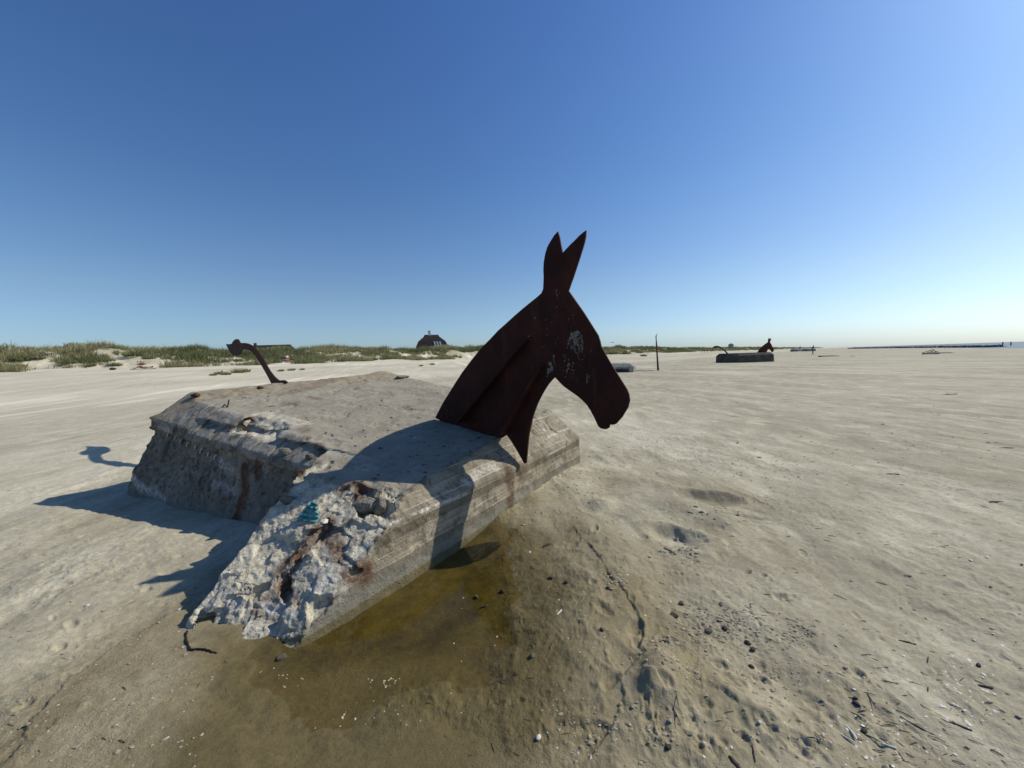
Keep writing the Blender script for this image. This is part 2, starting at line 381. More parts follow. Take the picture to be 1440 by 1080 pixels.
def terrain(x, y, fine=True):
    x = np.asarray(x, float); y = np.asarray(y, float)
    s, a = dune_coords(x, y)
    r = np.hypot(x, y)
    # beach plane rising to the dune foot
    z = 2.0*sstep(-50, -8, s) + .10*fbm(x*.05, y*.05, oct=3, seed=3)*sstep(12, 40, r)
    cr = fbm(a*.045, s*.02, oct=3, seed=11)
    crest = (2.35 + .6*cr)*(1-.18*sstep(14, -6, a)) + .5*fbm(a*.16, s*.15, oct=3, seed=12)
    w = 2.2*fbm(a*.10, s*.05, oct=3, seed=14)
    face = sstep(-11+w, 1.5+w, s)
    z = z + crest*face*(1-.25*sstep(10, 60, s)) + .95*fbm(x*.20, y*.20, oct=4, seed=17)*face + .45*fbm(x*.28, y*.28, oct=4, seed=18)*sstep(-16, -5, s)
    # embryo dunes before the dune foot
    z = z + .35*sstep(.25, .6, fbm(a*.09, s*.16, oct=3, seed=21))*sstep(-24, -16, s)*sstep(-6, -14, s)
    # fall to the sea on the right
    sh = -((x-SHORE0[0])*DN[0]+(y-SHORE0[1])*DN[1])
    z = z - .9*sstep(-2, 30, sh)
    if not fine: return z
    nm = r < 30
    if not nm.any(): return z
    X, Y, Rr = x[nm], y[nm], r[nm]
    near = sstep(30, 9, Rr)
    q = near*(.035*fbm(X*.55, Y*.55, oct=3, seed=31) + .016*fbm(X*2.1, Y*1.5, oct=4, seed=32))
    rr = 1-np.abs(fbm(X*1.6+.3*Y, Y*.55, oct=4, seed=35)); q += near*.010*(rr**5)
    patch = sstep(-.05, .50, fbm(X*1.1, Y*1.1, oct=4, seed=40)+.16*sstep(-1.5, 2.5, X)+.15*sstep(6, 3, Rr))
    q += near*patch*(.017*fbm(X*5, Y*5, oct=6, seed=41, gain=.58)+.008*np.maximum(0, fbm(X*19+2*fbm(X*5, Y*5, oct=2, seed=47), Y*19, oct=4, seed=42)-.22)*2)
    q += near*sstep(-.6, .6, X)*sstep(10, 5, Rr)*.030*fbm(X*1.25, Y*1.05, oct=3, seed=33)
    q += sstep(14, 5, Rr)*(.0035*fbm(X*17, Y*17, oct=2, seed=44))
    z[nm] += q
    m = r < 16
    if not m.any(): return z
    xx, yy = x[m], y[m]; zz = np.zeros(len(xx))
    for (px, py, R_, h_) in LUMPS:
        c = G(px, py)[:2]; zz += h_*np.exp(-(((xx-c[0])**2+(yy-c[1])**2)/(R_*.75)**2))
    zz += .055*np.exp(-(((xx-.72)*.90+(yy-2.9)*-.43)/.34)**2)*np.exp(-(((xx-.72)*.43+(yy-2.9)*.90)/1.5)**2)
    zz += pits(xx, yy)
    # washed-out bank: lower on the pool side, a small crumbled step
    wob = .022*fbm(xx*11, yy*11, oct=4, seed=51)
    for pl_, h_, wd in ((SCARP, .017, .50), (SCARP2, .032, .16), (SCARP3, .028, .18)):
        d, sd_, run = seg_dist(xx+wob, yy+wob, pl_); L = run.max()
        env = sstep(wd, .02, d)*sstep(0, .15, run)*sstep(L, L-.12, run)
        hv = h_*(.65+.5*fbm(run*4, run*0, oct=2, seed=53))
        zz += env*hv*(sstep(-.006, .012, sd_ if pl_ is not SCARP2 else -sd_)-.55)
    d, sd_, run = seg_dist(xx, yy, TRACK)
    zz += sstep(.030, .014, d)*sstep(-.25, .3, fbm(run*3, run*0, oct=2, seed=54))*(-.004+.0045*np.sin(run*2*math.pi/.030+np.sign(sd_)*1.6)*sstep(.0, .008, np.abs(sd_)))
    # pool basin with faint shorelines left as the water sank
    pw = poly_sdf(xx, yy, POOL)+.15*fbm(xx*2.0, yy*2.0, oct=6, seed=60, gain=.55)
    ww = poly_sdf(xx, yy, WETP)
    zz += -.050*sstep(.22, -.25, pw) - .05*sstep(.1, -.45, poly_sdf(xx, yy, DEEP)+.05*fbm(xx*3, yy*3, oct=3, seed=63))
    ter = .0009*np.sin((pw+.02*fbm(xx*3, yy*3, oct=2, seed=61))*2*math.pi/.036)*sstep(-.15, .35, fbm(xx*1.3, yy*1.3, oct=2, seed=62))
    zz += ter*sstep(.16, .26, pw)*sstep(.62, .45, pw)*sstep(-.25, .15, xx+0*yy)
    # calm the relief inside the wet basin
    calm = sstep(.15, -.3, pw)
    z[m] = z[m]*(1-.85*calm)+zz
    zm = z[m]; rimk = (pw > .02) & (pw < .9); z[m] = np.where(rimk, np.maximum(zm, POOL_Z-.012+.05*sstep(.02, .45, pw)), zm)
    return z
def terr1(x, y): return float(terrain(np.array([x]), np.array([y]))[0])
def at_px(px, py, r0=2., r1=900.):
    """first point where the line of sight through a photo pixel meets the terrain"""
    d = ray(px, py); d = d/np.linalg.norm(d); t = np.exp(np.linspace(math.log(r0), math.log(r1), 2500))
    z = EYE+d[2]*t; g = terrain(d[0]*t, d[1]*t, r0 < 12); k = np.argmax(z <= g)
    return np.array([d[0]*t[k], d[1]*t[k], g[k]])

def build_beach():
    a_f = np.linspace(rad(-68), rad(68), 1500); a_c = np.linspace(rad(68), rad(292), 64)[1:-1]
    ang = np.concatenate([a_f, a_c]); n = len(ang)
    r = np.concatenate([np.exp(np.linspace(math.log(.7), math.log(90), 940)), np.exp(np.linspace(math.log(90), math.log(900), 200))[1:], np.exp(np.linspace(math.log(900), math.log(30000), 26))[1:]])
    Rg, A = np.meshgrid(r, ang, indexing='ij'); x = Rg*np.sin(A); y = Rg*np.cos(A)
    xf, yf = x.ravel(), y.ravel(); z = terrain(xf, yf)
    far = np.hypot(xf, yf); s, a = dune_coords(xf, yf)
    z = np.where(far > 2500, np.minimum(z, 1.0), z)
    idx = np.arange(len(r)*n).reshape(len(r), n); i0 = idx[:-1]; i1 = idx[1:]
    q = np.stack([i0, np.roll(i0, -1, 1), np.roll(i1, -1, 1), i1], -1).reshape(-1, 4)[:, ::-1]
    # close the hole under the viewer
    c = len(xf); xf = np.append(xf, 0); yf = np.append(yf, 0); z = np.append(z, terr1(0, .3))
    fan = np.stack([idx[0], np.roll(idx[0], -1), np.full(n, c), np.full(n, c)], -1)
    s, a = dune_coords(xf, yf); far = np.hypot(xf, yf)
    dry = .30*sstep(-3., -9, xf)*sstep(5, 9, far)*(.8+.5*fbm(xf*.3, yf*.12, oct=3, seed=77)) + .50*sstep(-52, -14, s)*(.6+.6*fbm(a*.03, s*.30, oct=4, seed=70)) + .30*np.exp(-((s+44)/6)**2)
    st = fbm(xf*.9+.22*yf, yf*.13, oct=5, seed=71)          # wind streaks of pale dry sand
    dry = dry + .48*sstep(.10, .55, st)*sstep(4., 8, far)*(.4+.6*sstep(-.3, .4, fbm(xf*.07, yf*.07, oct=2, seed=73))) + .55*sstep(.20, .50, fbm(xf*1.8+.5*yf, yf*1.5, oct=6, seed=72, gain=.6))*sstep(10, 4, far)*sstep(-.3, .3, fbm(xf*.5, yf*.5, oct=2, seed=75))
    bx = G(880, 590)[:2]; dry = dry + .55*np.exp(-(((xf-bx[0])/2.6)**2+((yf-bx[1])/2.2)**2))*(.6+.6*fbm(xf*2, yf*.8, oct=3, seed=74))
    dry = dry*(1-.45*sstep(4, 30, xf-.35*yf)*sstep(60, 20, far))
    wet = np.zeros(len(xf)); alg = np.zeros(len(xf)); m = far < 16
    xx, yy = xf[m], yf[m]; w_ = poly_sdf(xx, yy, WETP)+.22*fbm(xx*1.6, yy*1.6, oct=5, seed=80)
    wet[m] = 1.0*sstep(.30, -.12, w_)*(.86+.3*fbm(xx*2.2, yy*2.2, oct=5, seed=87)) + .30*sstep(1.5, .0, w_)*(.5+.5*fbm(xx*1.2, yy*1.2, oct=4, seed=81)) + .32*sstep(-.1, .5, fbm(xx*.6, yy*.6, oct=4, seed=83))*sstep(3.4, 1.6, yy)*sstep(.3, -1., xx)
    dd = poly_sdf(xx, yy, DEEP)+.24*fbm(xx*2.2, yy*2.2, oct=6, seed=82)
    p2 = poly_sdf(xx, yy, POOL)+.12*fbm(xx*2.4, yy*2.4, oct=5, seed=84)
    alg[m] = .97*sstep(.16, -.14, dd)+.40*sstep(.22, -.20, p2)*(1-sstep(.16, -.14, dd))
    dry = np.clip(dry, 0, 1)*(1-np.clip(wet*1.2, 0, 1))
    veg = sstep(-7, 1, s+6*fbm(a*.15, s*.15, oct=3, seed=90))*(.45+.35*fbm(xf*.2, yf*.2, oct=4, seed=91))
    pwd = np.full(len(xf), 9.); pwd[m] = w_
    damp = np.clip(.75*sstep(1.3, .1, pwd)+.62*sstep(.9, -1.6, xf)*sstep(5.2, 1.8, far)*sstep(5, 3, far)+.40*sstep(.0, .5, fbm(xf*1.3, yf*1.3, oct=5, seed=86))*sstep(10, 3, far), 0, .9)*sstep(14, 5, far)
    me = np_mesh('beach', np.stack([xf, yf, z], 1), np.concatenate([q, fan]), True, dict(damp=damp, dry=dry, wet=np.clip(wet, 0, 1), algae=np.clip(alg, 0, 1), veg=np.clip(veg, 0, 1)))
    # the fan's last two corners are the same vertex: drop the degenerate sides
    me.validate()
    return tag(link('beach', me, MAT_SAND), kind='structure')
build_beach()

# water --------------------------------------------------------------
def water_mats():
    m = NT('pool_water', .05, .5); t = m.t; t.nodes.remove(m.b)
    out = [n for n in t.nodes if n.type == 'OUTPUT_MATERIAL'][0]
    tr = m.n('ShaderNodeBsdfTransparent'); tr.inputs[0].default_value = (.94, .90, .76, 1)
    gl = m.n('ShaderNodeBsdfGlossy'); gl.inputs['Roughness'].default_value = .04
    fr = m.n('ShaderNodeLayerWeight'); fr.inputs[0].default_value = .5
    b = m.bump(m.noise(16, 3, .5), .004, .35); m.l(b, gl.inputs['Normal']); m.l(b, fr.inputs['Normal']); fc = m.math('ADD', m.math('MULTIPLY', m.math('POWER', fr.outputs['Facing'], 4.), .85), .015)
    mx = m.n('ShaderNodeMixShader'); m.l(fc, mx.inputs[0]); m.l(tr.outputs[0], mx.inputs[1]); m.l(gl.outputs[0], mx.inputs[2]); m.l(mx.outputs[0], out.inputs[0])
    s = NT('sea_water', .5, .1); n = s.noise(.09, 4, .6, stretch=(1, .3, 1, .8))
    s.color(s.mix(s.ramp(n, .4, .7), (.055, .095, .125), (.10, .15, .175))); s.normal(s.bump(s.noise(.5, 5, .6, stretch=(1, .35, 1, -.85)), .35, .8))
    return m.m, s.m
MAT_POOL, MAT_SEA = water_mats()
def build_water():
    pts = g2((340, 880), (425, 850), (520, 795), (620, 730), (700, 685), (745, 690), (790, 760), (800, 900), (770, 1000), (660, 1050), (470, 1075), (340, 1050), (280, 960))
    bm = bmesh.new(); bm.faces.new([bm.verts.new((x, y, POOL_Z)) for x, y in pts]); bmesh.ops.triangulate(bm, faces=bm.faces)
    for f in bm.faces:
        f.normal_update()
        if f.normal.z < 0: f.normal_flip()
    me = bpy.data.meshes.new('pool_water'); bm.to_mesh(me); bm.free()
    tag(link('pool_water', me, MAT_POOL), kind='structure')
    # the sea: a sheet beyond the shoreline out to the horizon
    P = []
    for k, off in ((0, 0), (1, 60), (2, 600), (3, 30000)):
        for a in (-30000, -100, 300, 1200, 30000):
            p = SHORE0-DN*off+DT*a; P.append((p[0], p[1], -.18))
    F = [(k*5+i, k*5+i+1, (k+1)*5+i+1, (k+1)*5+i) for k in range(3) for i in range(4)]
    tag(link('sea', np_mesh('sea', P, F, False), MAT_SEA), kind='structure')
build_water()

# ------------------------------------------------------------------ bunker by signed distance field + surface nets
def pd(pl_, X, Y, Z): return X*np.float32(pl_[0][0])+Y*np.float32(pl_[0][1])+Z*np.float32(pl_[0][2])-np.float32(pl_[1])
def smax(a, b, k): 
    h = np.clip(.5+.5*(a-b)/k, 0, 1); return b+(a-b)*h+k*h*(1-h)
def capsule(X, Y, Z, a, b, r):
    a = np.asarray(a); b = np.asarray(b); d = b-a; L = d@d+1e-9
    t = np.clip(((X-a[0])*d[0]+(Y-a[1])*d[1]+(Z-a[2])*d[2])/L, 0, 1)
    return np.sqrt((X-a[0]-t*d[0])**2+(Y-a[1]-t*d[1])**2+(Z-a[2]-t*d[2])**2)-r
e2n = np.cross(W2[0], H2[0]); e2n /= np.linalg.norm(e2n); e2p = np.linalg.lstsq(np.stack([W2[0], H2[0], e2n]), np.array([W2[1], H2[1], 0]), rcond=None)[0]
if e2n[0] > 0: e2n = -e2n                              # runs from A towards C
def e2run(px, py, pl_): return float((on_plane(px, py, pl_)-e2p)@e2n)
BITE0, BITE1 = e2run(331, 590, TP), e2run(396, 606, TP)
BEAM_L = e2run(262, 600, H2)
SPIKE = e2run(450, 632, TP)
s_a, s_b = on_plane(345, 742, RB), on_plane(276, 862, RB)
sn = np.array([-(s_a-s_b)[1], (s_a-s_b)[0], 0]); sn /= np.linalg.norm(sn)
if sn[0] > 0: sn = -sn
sn = sn+np.array([0, 0, .30]); sn /= np.linalg.norm(sn)
SW = (sn, sn@s_b)
DM = on_plane(556, 526, TP)
CUTS = [  # crevices: end, end, radius
    (on_plane(462, 648, TP), on_plane(400, 690, RB)+np.array([0, 0, .02]), .055),
    (on_plane(400, 690, RB), on_plane(352, 745, RB), .045),
    (on_plane(452, 632, TP)-Tn*.06, on_plane(440, 645, TP)-Tn*.08, .06),
    (on_plane(478, 690, RB), on_plane(498, 680, RB), .05), (on_plane(498, 680, RB), on_plane(520, 694, RB), .06),
    (on_plane(478, 690, RB), on_plane(446, 722, RB), .05),
    (on_plane(508, 700, RB), on_plane(512, 722, RB), .07), (on_plane(516, 708, RB), on_plane(541, 716, RB), .085),
    (on_plane(395, 825, RB), on_plane(420, 786, RB), .03), (on_plane(420, 786, RB), on_plane(458, 745, RB), .035),
    (on_plane(400, 812, RB), on_plane(406, 838, RB), .05), (on_plane(498, 806, RB), on_plane(508, 812, RB), .05),
    (on_plane(350, 838, RB), on_plane(372, 826, RB), .04),
]
SAW = [e2run(268, 590, H2), e2run(283, 596, H2), e2run(318, 607, H2)-.3]
CRACKS = [  # thin grooves on the right-hand roof edge
    [on_plane(752, 592, H1), on_plane(766, 590, H1), on_plane(775, 602, H1), on_plane(782, 608, H1)],
    [on_plane(748, 598, H1), on_plane(757, 606, H1), on_plane(762, 612, H1)], [on_plane(752, 583, TP), on_plane(768, 583, TP), on_plane(778, 584, TP)]]
def facets(X, Y, Z, cell, seed):
    """broken-stone facets: every cell of a jittered lattice is a chip with its own height and tilt"""
    x, y, z = X/cell, Y/cell, Z/cell; ix, iy, iz = [np.floor(q).astype(np.int32) for q in (x, y, z)]
    bd = np.full(x.shape, 9., np.float32); out = np.zeros(x.shape, np.float32)
    for a in (-1, 0, 1):
        for b in (-1, 0, 1):
            for c in (-1, 0, 1):
                k = (((ix+a) & 63) << 12 | ((iy+b) & 63) << 6 | ((iz+c) & 63))+seed*977
                r0, r1, r2, r3 = [_T3[(k*q+p) & 262143] for q, p in ((1, 0), (3, 11), (5, 29), (7, 53))]
                dx, dy, dz = x-ix-a-.5-.42*r0, y-iy-b-.5-.42*r1, z-iz-c-.5-.42*r2; d = dx*dx+dy*dy+dz*dz
                m = d < bd; bd = np.where(m, d, bd); out = np.where(m, .55*r3+.55*(dx*r1+dy*r2+dz*r0), out)
    return out*cell
def bunker_sdf(X, Y, Z):
    f = lambda s, o=4, sd=0: fbm(X*s, Y*s, Z*s, o, sd)
    n_s = .010*f(3.0, 4, 101); n_f = .006*f(14., 3, 102)
    run = (X-e2p[0])*e2n[0]+(Y-e2p[1])*e2n[1]+(Z-e2p[2])*e2n[2]
    w1, h1, t, w2, h2, w3, h3, w4 = [pd(q, X, Y, Z) for q in (W1, H1, TP, W2, H2, W3, H3, W4)]
    w4i = pd(W4I, X, Y, Z)
    # raised strip along the far edge, lumpy towards its right end
    lift = (.055*sstep(0, .40, w4i) + .075*np.exp(-((X-DM[0])**2+(Y-DM[1])**2)/.45**2)*sstep(-.3, .1, w4i))*sstep(-.05, .4, -w3)
    t = t-lift*(1+.35*f(2.5, 3, 104))
    # left wall: a beam along its head, rough recess with pulled-out form ties below it
    below = -(h2*1.0)                                   # depth under the sloped roof edge
    dz = (Z-(e2p[2]+run*e2n[2]))
    brk = sstep(BEAM_L-.15, BEAM_L+.1, run+.12*f(4, 3, 105))
    rec = .050*sstep(-.11, -.15, dz+.03*f(6, 3, 106)) + .035*brk*sstep(.03, -.04, dz)
    jn = np.minimum(np.minimum(np.abs(run-e2run(300, 611, H2)-.02), np.abs(run-e2run(352, 628, H2))), np.abs(run-e2run(378, 636, H2)))
    h2 = h2+.028*sstep(.115, .10, dz+.015*f(7, 2, 113))*sstep(BEAM_L+.1, BEAM_L-.1, run)+.02*sstep(.016, .006, jn)*sstep(.12, .1, dz)
    rough2 = .034*f(4.0, 4, 107)*sstep(-.08, -.2, dz) + .034*np.abs(f(10, 3, 108))*sstep(-.1, -.2, dz)
    seam = .012*(np.abs(run-(BITE0+.05)) < .02)
    w2 = w2+rec+rough2+seam-.105*sstep(-.12, -.85, dz)
    # roof slope on the left has lost a piece between two saw cuts
    dH = (h2+.085+.05*f(7, 4, 109))
    inb = np.minimum(run-BITE1, BITE0-run) if BITE0 > BITE1 else np.minimum(run-BITE0, BITE1-run)
    inb = inb+.05*f(9, 3, 110)
    body = smax(smax(smax(w1, h1, .012), smax(t, h2, .012), .012), smax(smax(w2, w3, .02), smax(h3, w4, .03), .02), .012)
    bite = np.minimum(np.minimum(inb, dH), dz-.045+.03*f(8, 3, 111))
    body = np.maximum(body, np.minimum(bite, .16+0*bite))
    # broken tongue of the wall that runs out at the near corner
    sw = pd(SW, X, Y, Z)
    tongue = smax(smax(w1, h1, .012), smax(t+.015, sw+.012*f(8, 3, 112), .02), .012)
    tongue = np.maximum(tongue, np.maximum(np.maximum(w3, h3), w4)+.3)
    solid = np.minimum(body, tongue)
    rbv = pd(RB, X, Y, Z)
    rr = np.zeros(X.shape); nb = np.abs(rbv) < .24
    if nb.any():
        x_, y_, z_ = X[nb], Y[nb], Z[nb]; wx = .018*fbm(x_*14, y_*14, z_*14, 3, 119)
        rr[nb] = .038*fbm(x_*2.6, y_*2.6, z_*2.6, 3, 121)+.20*facets(x_+wx, y_+wx, z_-wx, .22, 1)+.12*facets(x_+wx, y_-wx, z_+wx, .09, 2)+.17*facets(x_+.4*wx, y_, z_, .032, 3)+.008*fbm(x_*26, y_*26, z_*26, 3, 122)-.03*np.exp(-((z_-.12)/.10)**2)
    brokenf = rbv+rr
    solid = np.maximum(solid, brokenf)
    for a, b, r in CUTS:
        c = capsule(X, Y, Z, a, b, r*.85)+.03*f(11, 3, 130); solid = np.maximum(solid, -c)
    for pl_ in CRACKS:
        for a, b in zip(pl_[:-1], pl_[1:]): solid = np.maximum(solid, -capsule(X, Y, Z, a, b, .013))
    for q_ in SAW: solid = np.maximum(solid, -np.maximum(np.abs(run-q_)-.007, -(h2+.035)))
    # chipped arrises
    chip = .05*np.maximum(0, f(4., 4, 131)-.22)
    return (solid+n_s+n_f+chip).astype(np.float32)
def bunker_core(X, Y, Z):
    w1, h1, t, w2, h2, w3, h3, w4 = [pd(q, X, Y, Z) for q in (W1, H1, TP, W2, H2, W3, H3, W4)]
    body = np.maximum.reduce([w1, h1, t, w2, h2, w3, h3, w4]); tong = np.maximum.reduce([w1, h1, t, pd(SW, X, Y, Z), w3+.3, h3+.3, w4+.3])
    return np.maximum(np.minimum(body, tong), pd(RB, X, Y, Z))
def surface_nets(lo, hi, h):
    n = [int(math.ceil((hi[i]-lo[i])/h))+1 for i in range(3)]
    ax = [(lo[i]+np.arange(n[i])*h).astype(np.float32) for i in range(3)]
    F = np.empty(n, np.float32)
    Y, Z = np.meshgrid(ax[1], ax[2], indexing='ij')
    for i in range(0, n[0], 8):
        xs = ax[0][i:i+8]; X = np.broadcast_to(xs[:, None, None], (len(xs),)+Y.shape); YY = np.broadcast_to(Y, X.shape); ZZ = np.broadcast_to(Z, X.shape)
        c = bunker_core(X, YY, ZZ); band = np.abs(c) < .17
        if band.any(): c[band] = bunker_sdf(X[band], YY[band], ZZ[band])
        F[i:i+8] = c
    S = F < 0
    act = np.zeros([k-1 for k in n], np.uint8)
    for dx in (0, 1):
        for dy in (0, 1):
            for dz in (0, 1): act += S[dx:n[0]-1+dx, dy:n[1]-1+dy, dz:n[2]-1+dz]
    cells = np.argwhere((act > 0) & (act < 8)); ids = np.full(act.shape, -1, np.int32); ids[tuple(cells.T)] = np.arange(len(cells))
    acc = np.zeros((len(cells), 3)); cnt = np.zeros(len(cells))
    cor = [(a, b, c) for a in (0, 1) for b in (0, 1) for c in (0, 1)]
    val = {k: F[cells[:, 0]+k[0], cells[:, 1]+k[1], cells[:, 2]+k[2]] for k in cor}
    for a in cor:
        for d in range(3):
            if a[d] == 1: continue
            b = list(a); b[d] = 1; b = tuple(b); va, vb = val[a], val[b]; m = (va < 0) != (vb < 0)
            t = np.where(m, va/np.where(m, va-vb, 1), 0)
            p = np.array(a, float)[None]+0*acc; p[:, d] += t
            acc += np.where(m[:, None], p, 0); cnt += m
    V = np.array(lo)+(cells+acc/cnt[:, None])*h
    Q = []
    for d in range(3):
        e1, e2_ = (d+1) % 3, (d+2) % 3
        sl0 = [slice(None)]*3; sl1 = [slice(None)]*3; sl0[d] = slice(0, -1); sl1[d] = slice(1, None)
        A, B = S[tuple(sl0)], S[tuple(sl1)]; E = np.argwhere(A != B)
        ok = (E[:, e1] > 0) & (E[:, e2_] > 0) & (E[:, e1] < n[e1]-1) & (E[:, e2_] < n[e2_]-1); E = E[ok]
        fl = A[tuple(E.T)]
        o = []
        for q1, q2 in ((1, 1), (0, 1), (0, 0), (1, 0)):
            c = E.copy(); c[:, e1] -= q1; c[:, e2_] -= q2; o.append(ids[tuple(c.T)])
        q = np.stack(o, 1); q[~fl] = q[~fl][:, ::-1]; Q.append(q)
    Q = np.concatenate(Q); Q = Q[(Q >= 0).all(1)]
    return V, Q

BROOT = empty('mule_bunker', (-2.2, 5.2, 0), 'broken concrete bunker in the foreground with rusty steel mule head and tail beside brown pool', 'sculpture')
BO = np.array(BROOT.location)
BOXES = [((-2.40, 1.98, -.25), (-.72, 3.72, .80), .0072), ((-5.45, 3.05, -.25), (-1.72, 5.80, 1.42), .0120)]
def inbox(C, b, e=0.): return ((C > np.array(b[0])-e) & (C < np.array(b[1])+e)).all(1)
V, Q = surface_nets((-5.6, 1.9, -.30), (1.35, 8.6, 1.65), .0155)
C_ = V[Q].mean(1); k_ = np.ones(len(Q), bool)
for b_ in BOXES: k_ &= ~inbox(C_, b_, -.006)
VV, QQ = [V], [Q[k_]]; off = len(V)
for i_, b_ in enumerate(BOXES):
    v_, q_ = surface_nets(tuple(np.array(b_[0])-.03), tuple(np.array(b_[1])+.03), b_[2])
    c_ = v_[q_].mean(1); k_ = inbox(c_, b_, .002)
    for p_ in BOXES[:i_]: k_ &= ~inbox(c_, p_, -.004)
    VV.append(v_); QQ.append(q_[k_]+off); off += len(v_)
V, Q = np.concatenate(VV), np.concatenate(QQ)
us = np.zeros(len(V), bool); us[Q.ravel()] = True; rm = np.cumsum(us)-1; V = V[us]; Q = rm[Q]
x, y, z = V.T
def pdv(pl_): return V@pl_[0]-pl_[1]
at = {}
w1, h1, t, w2, h2, w3, h3, w4, rb = [np.abs(pdv(q)) for q in (W1, H1, TP, W2, H2, W3, H3, W4, RB)]
run = (V-e2p)@e2n; dz2 = z-(e2p[2]+run*e2n[2])
wall = np.maximum(sstep(.04, .015, w1), .8*sstep(.05, .02, h1)); at['wall'] = wall
top = sstep(.05, .02, t)*(1-sstep(.04, .02, h1)); at['top'] = np.maximum(top, .8*(pdv(W4I) > 0)*(np.abs(pdv(TP)) < .2))
on_form = np.minimum.reduce([w1, h1, t])
rubble = sstep(.022, .045, on_form)*(np.abs(pdv(RB)) < .22)*(pdv(SW) > -1.6)*(x > -2.6)*(y < 3.75)
bite = (run > min(BITE0, BITE1)-.06)*(run < max(BITE0, BITE1)+.06)*sstep(.03, .06, h2)*(pdv(W2) > -.55)*(dz2 > .0)
spk = (V-on_plane(455, 640, TP)); at['rubble'] = np.clip(rubble+bite*.95, 0, 1)
at['curb'] = sstep(-.02, .03, pdv(W4I))*(np.abs(pdv(TP)) < .25)*(1-sstep(-.06, .0, pdv(W4))*.5)
at['slab'] = sstep(.05, .02, h2)*(run > SPIKE-.8)
at['left'] = sstep(.16, .08, w2)*sstep(.0, -.03, dz2)
at['foot'] = sstep(.16+.05*vnoise(x*4, y*4, z*0), .02, z)*(1-np.clip(rubble, 0, 1)*.5)
tree = BVHTree.FromPolygons([tuple(v) for v in V], [tuple(q) for q in Q])
def hit(px, py):
    d = Vector(ray(px, py)).normalized(); r = tree.ray_cast(Vector((0, 0, EYE)), d, 60)
    return np.array(r[0]) if r[0] is not None else None
def hitn(px, py):
    d = Vector(ray(px, py)).normalized(); r = tree.ray_cast(Vector((0, 0, EYE)), d, 60); return np.array(r[0]), np.array(r[1])
def streaks(lst, seed):
    out = np.zeros(len(V))
    for pts, r, st in lst:
        hp = [hit(*p) for p in pts]; hp = [p for p in hp if p is not None]
        if len(hp) == 1: hp = hp*2
        for a, b in zip(hp[:-1], hp[1:]):
            if np.linalg.norm(a-b) > 1.6: continue
            lo = np.minimum(a, b)-3*r; hi = np.maximum(a, b)+3*r; m = ((V > lo) & (V < hi)).all(1)
            d = capsule(x[m], y[m], z[m], a, b, 0)+.6*r*fbm(x[m]*9, y[m]*9, z[m]*9, 3, seed)
            out[m] = np.maximum(out[m], st*sstep(r*1.5, r*.35, d))
    return out
at['rust'] = streaks([
    ([(714, 660), (718, 690), (718, 718)], .07, .75), ([(733, 655), (733, 672)], .07, .6), ([(700, 650), (728, 648)], .06, .35),
    ([(750, 640), (748, 665)], .05, .35),
    ([(462, 742), (440, 765), (418, 788), (400, 812), (404, 838)], .080, 1.0), ([(462, 742), (472, 765), (477, 785)], .060, .95),
    ([(400, 812), (380, 840), (360, 858)], .04, .7), ([(492, 806), (510, 800), (516, 812)], .075, .9), ([(404, 838), (412, 846)], .05, .8),
    ([(478, 690), (497, 679), (520, 690)], .04, .9), ([(505, 688), (506, 720)], .05, .85), ([(470, 730), (500, 735)], .03, .3),
    ([(450, 648), (425, 660), (405, 690), (390, 705)], .03, .8), ([(347, 650), (344, 690), (336, 724)], .085, .95), ([(363, 652), (364, 670)], .055, .9), ([(328, 732), (338, 745)], .05, .8),
    ([(302, 582), (293, 592), (286, 600)], .035, .7), ([(300, 573), (292, 579)], .025, .6), ([(430, 616), (422, 626)], .05, .55), ([(272, 571), (278, 566)], .02, .4),
    ([(435, 558), (447, 561)], .06, .6), ([(380, 572), (420, 566)], .04, .45), ([(395, 555), (440, 545)], .10, .35), ([(440, 540), (480, 532)], .10, .35), ([(512, 540), (516, 538)], .03, .5), ([(424, 600), (426, 606)], .08, .35), ([(335, 596), (352, 600), (372, 606)], .05, .45),
    ([(748, 585), (745, 600), (752, 610)], .04, .6), ([(760, 640), (752, 660)], .04, .3)], 201)
at['dark'] = streaks([([(205, 585), (222, 575)], .05, .8), ([(248, 600), (238, 622), (232, 640)], .04, .7), ([(262, 605), (258, 622)], .04, .6), ([(344, 655), (342, 680)], .04, .8), ([(330, 735), (338, 742)], .06, .9),
    ([(507, 695), (508, 720)], .05, .85), ([(528, 700), (535, 715)], .07, .6), ([(485, 688), (498, 680)], .025, .8), ([(447, 628), (455, 636)], .05, .7), ([(525, 628), (640, 655)], .02, .0), ([(400, 690), (425, 662)], .025, .7)]
    + [([(262+k*17, 640+k*7.5), (261+k*17, 652+k*7.5)], .022, .55) for k in range(5)] + [([(268+k*14, 665+k*7.0), (267+k*14, 675+k*7.0)], .022, .6) for k in range(6)], 202)
at['white'] = np.clip(streaks([([(185, 672), (200, 688), (230, 705)], .06, .75), ([(225, 600), (240, 606), (252, 615)], .05, .6), ([(310, 650), (325, 662)], .05, .6), ([(300, 680), (330, 692)], .05, .35), ([(350, 597), (375, 606), (390, 614)], .10, .25),
    ([(545, 738), (600, 716), (655, 695)], .015, .9), ([(655, 680), (672, 664), (700, 655)], .05, .5), ([(765, 604), (795, 592)], .025, .9), ([(770, 614), (800, 602)], .02, .7), ([(770, 640), (795, 628)], .012, .7),
    ([(375, 852), (405, 852), (412, 862)], .04, .9), ([(300, 850), (330, 845)], .08, .5), ([(420, 850), (470, 815), (520, 770)], .05, .4), ([(440, 730), (400, 742), (370, 790)], .02, .6), ([(450, 800), (470, 830)], .10, .45)], 203), 0, 1)
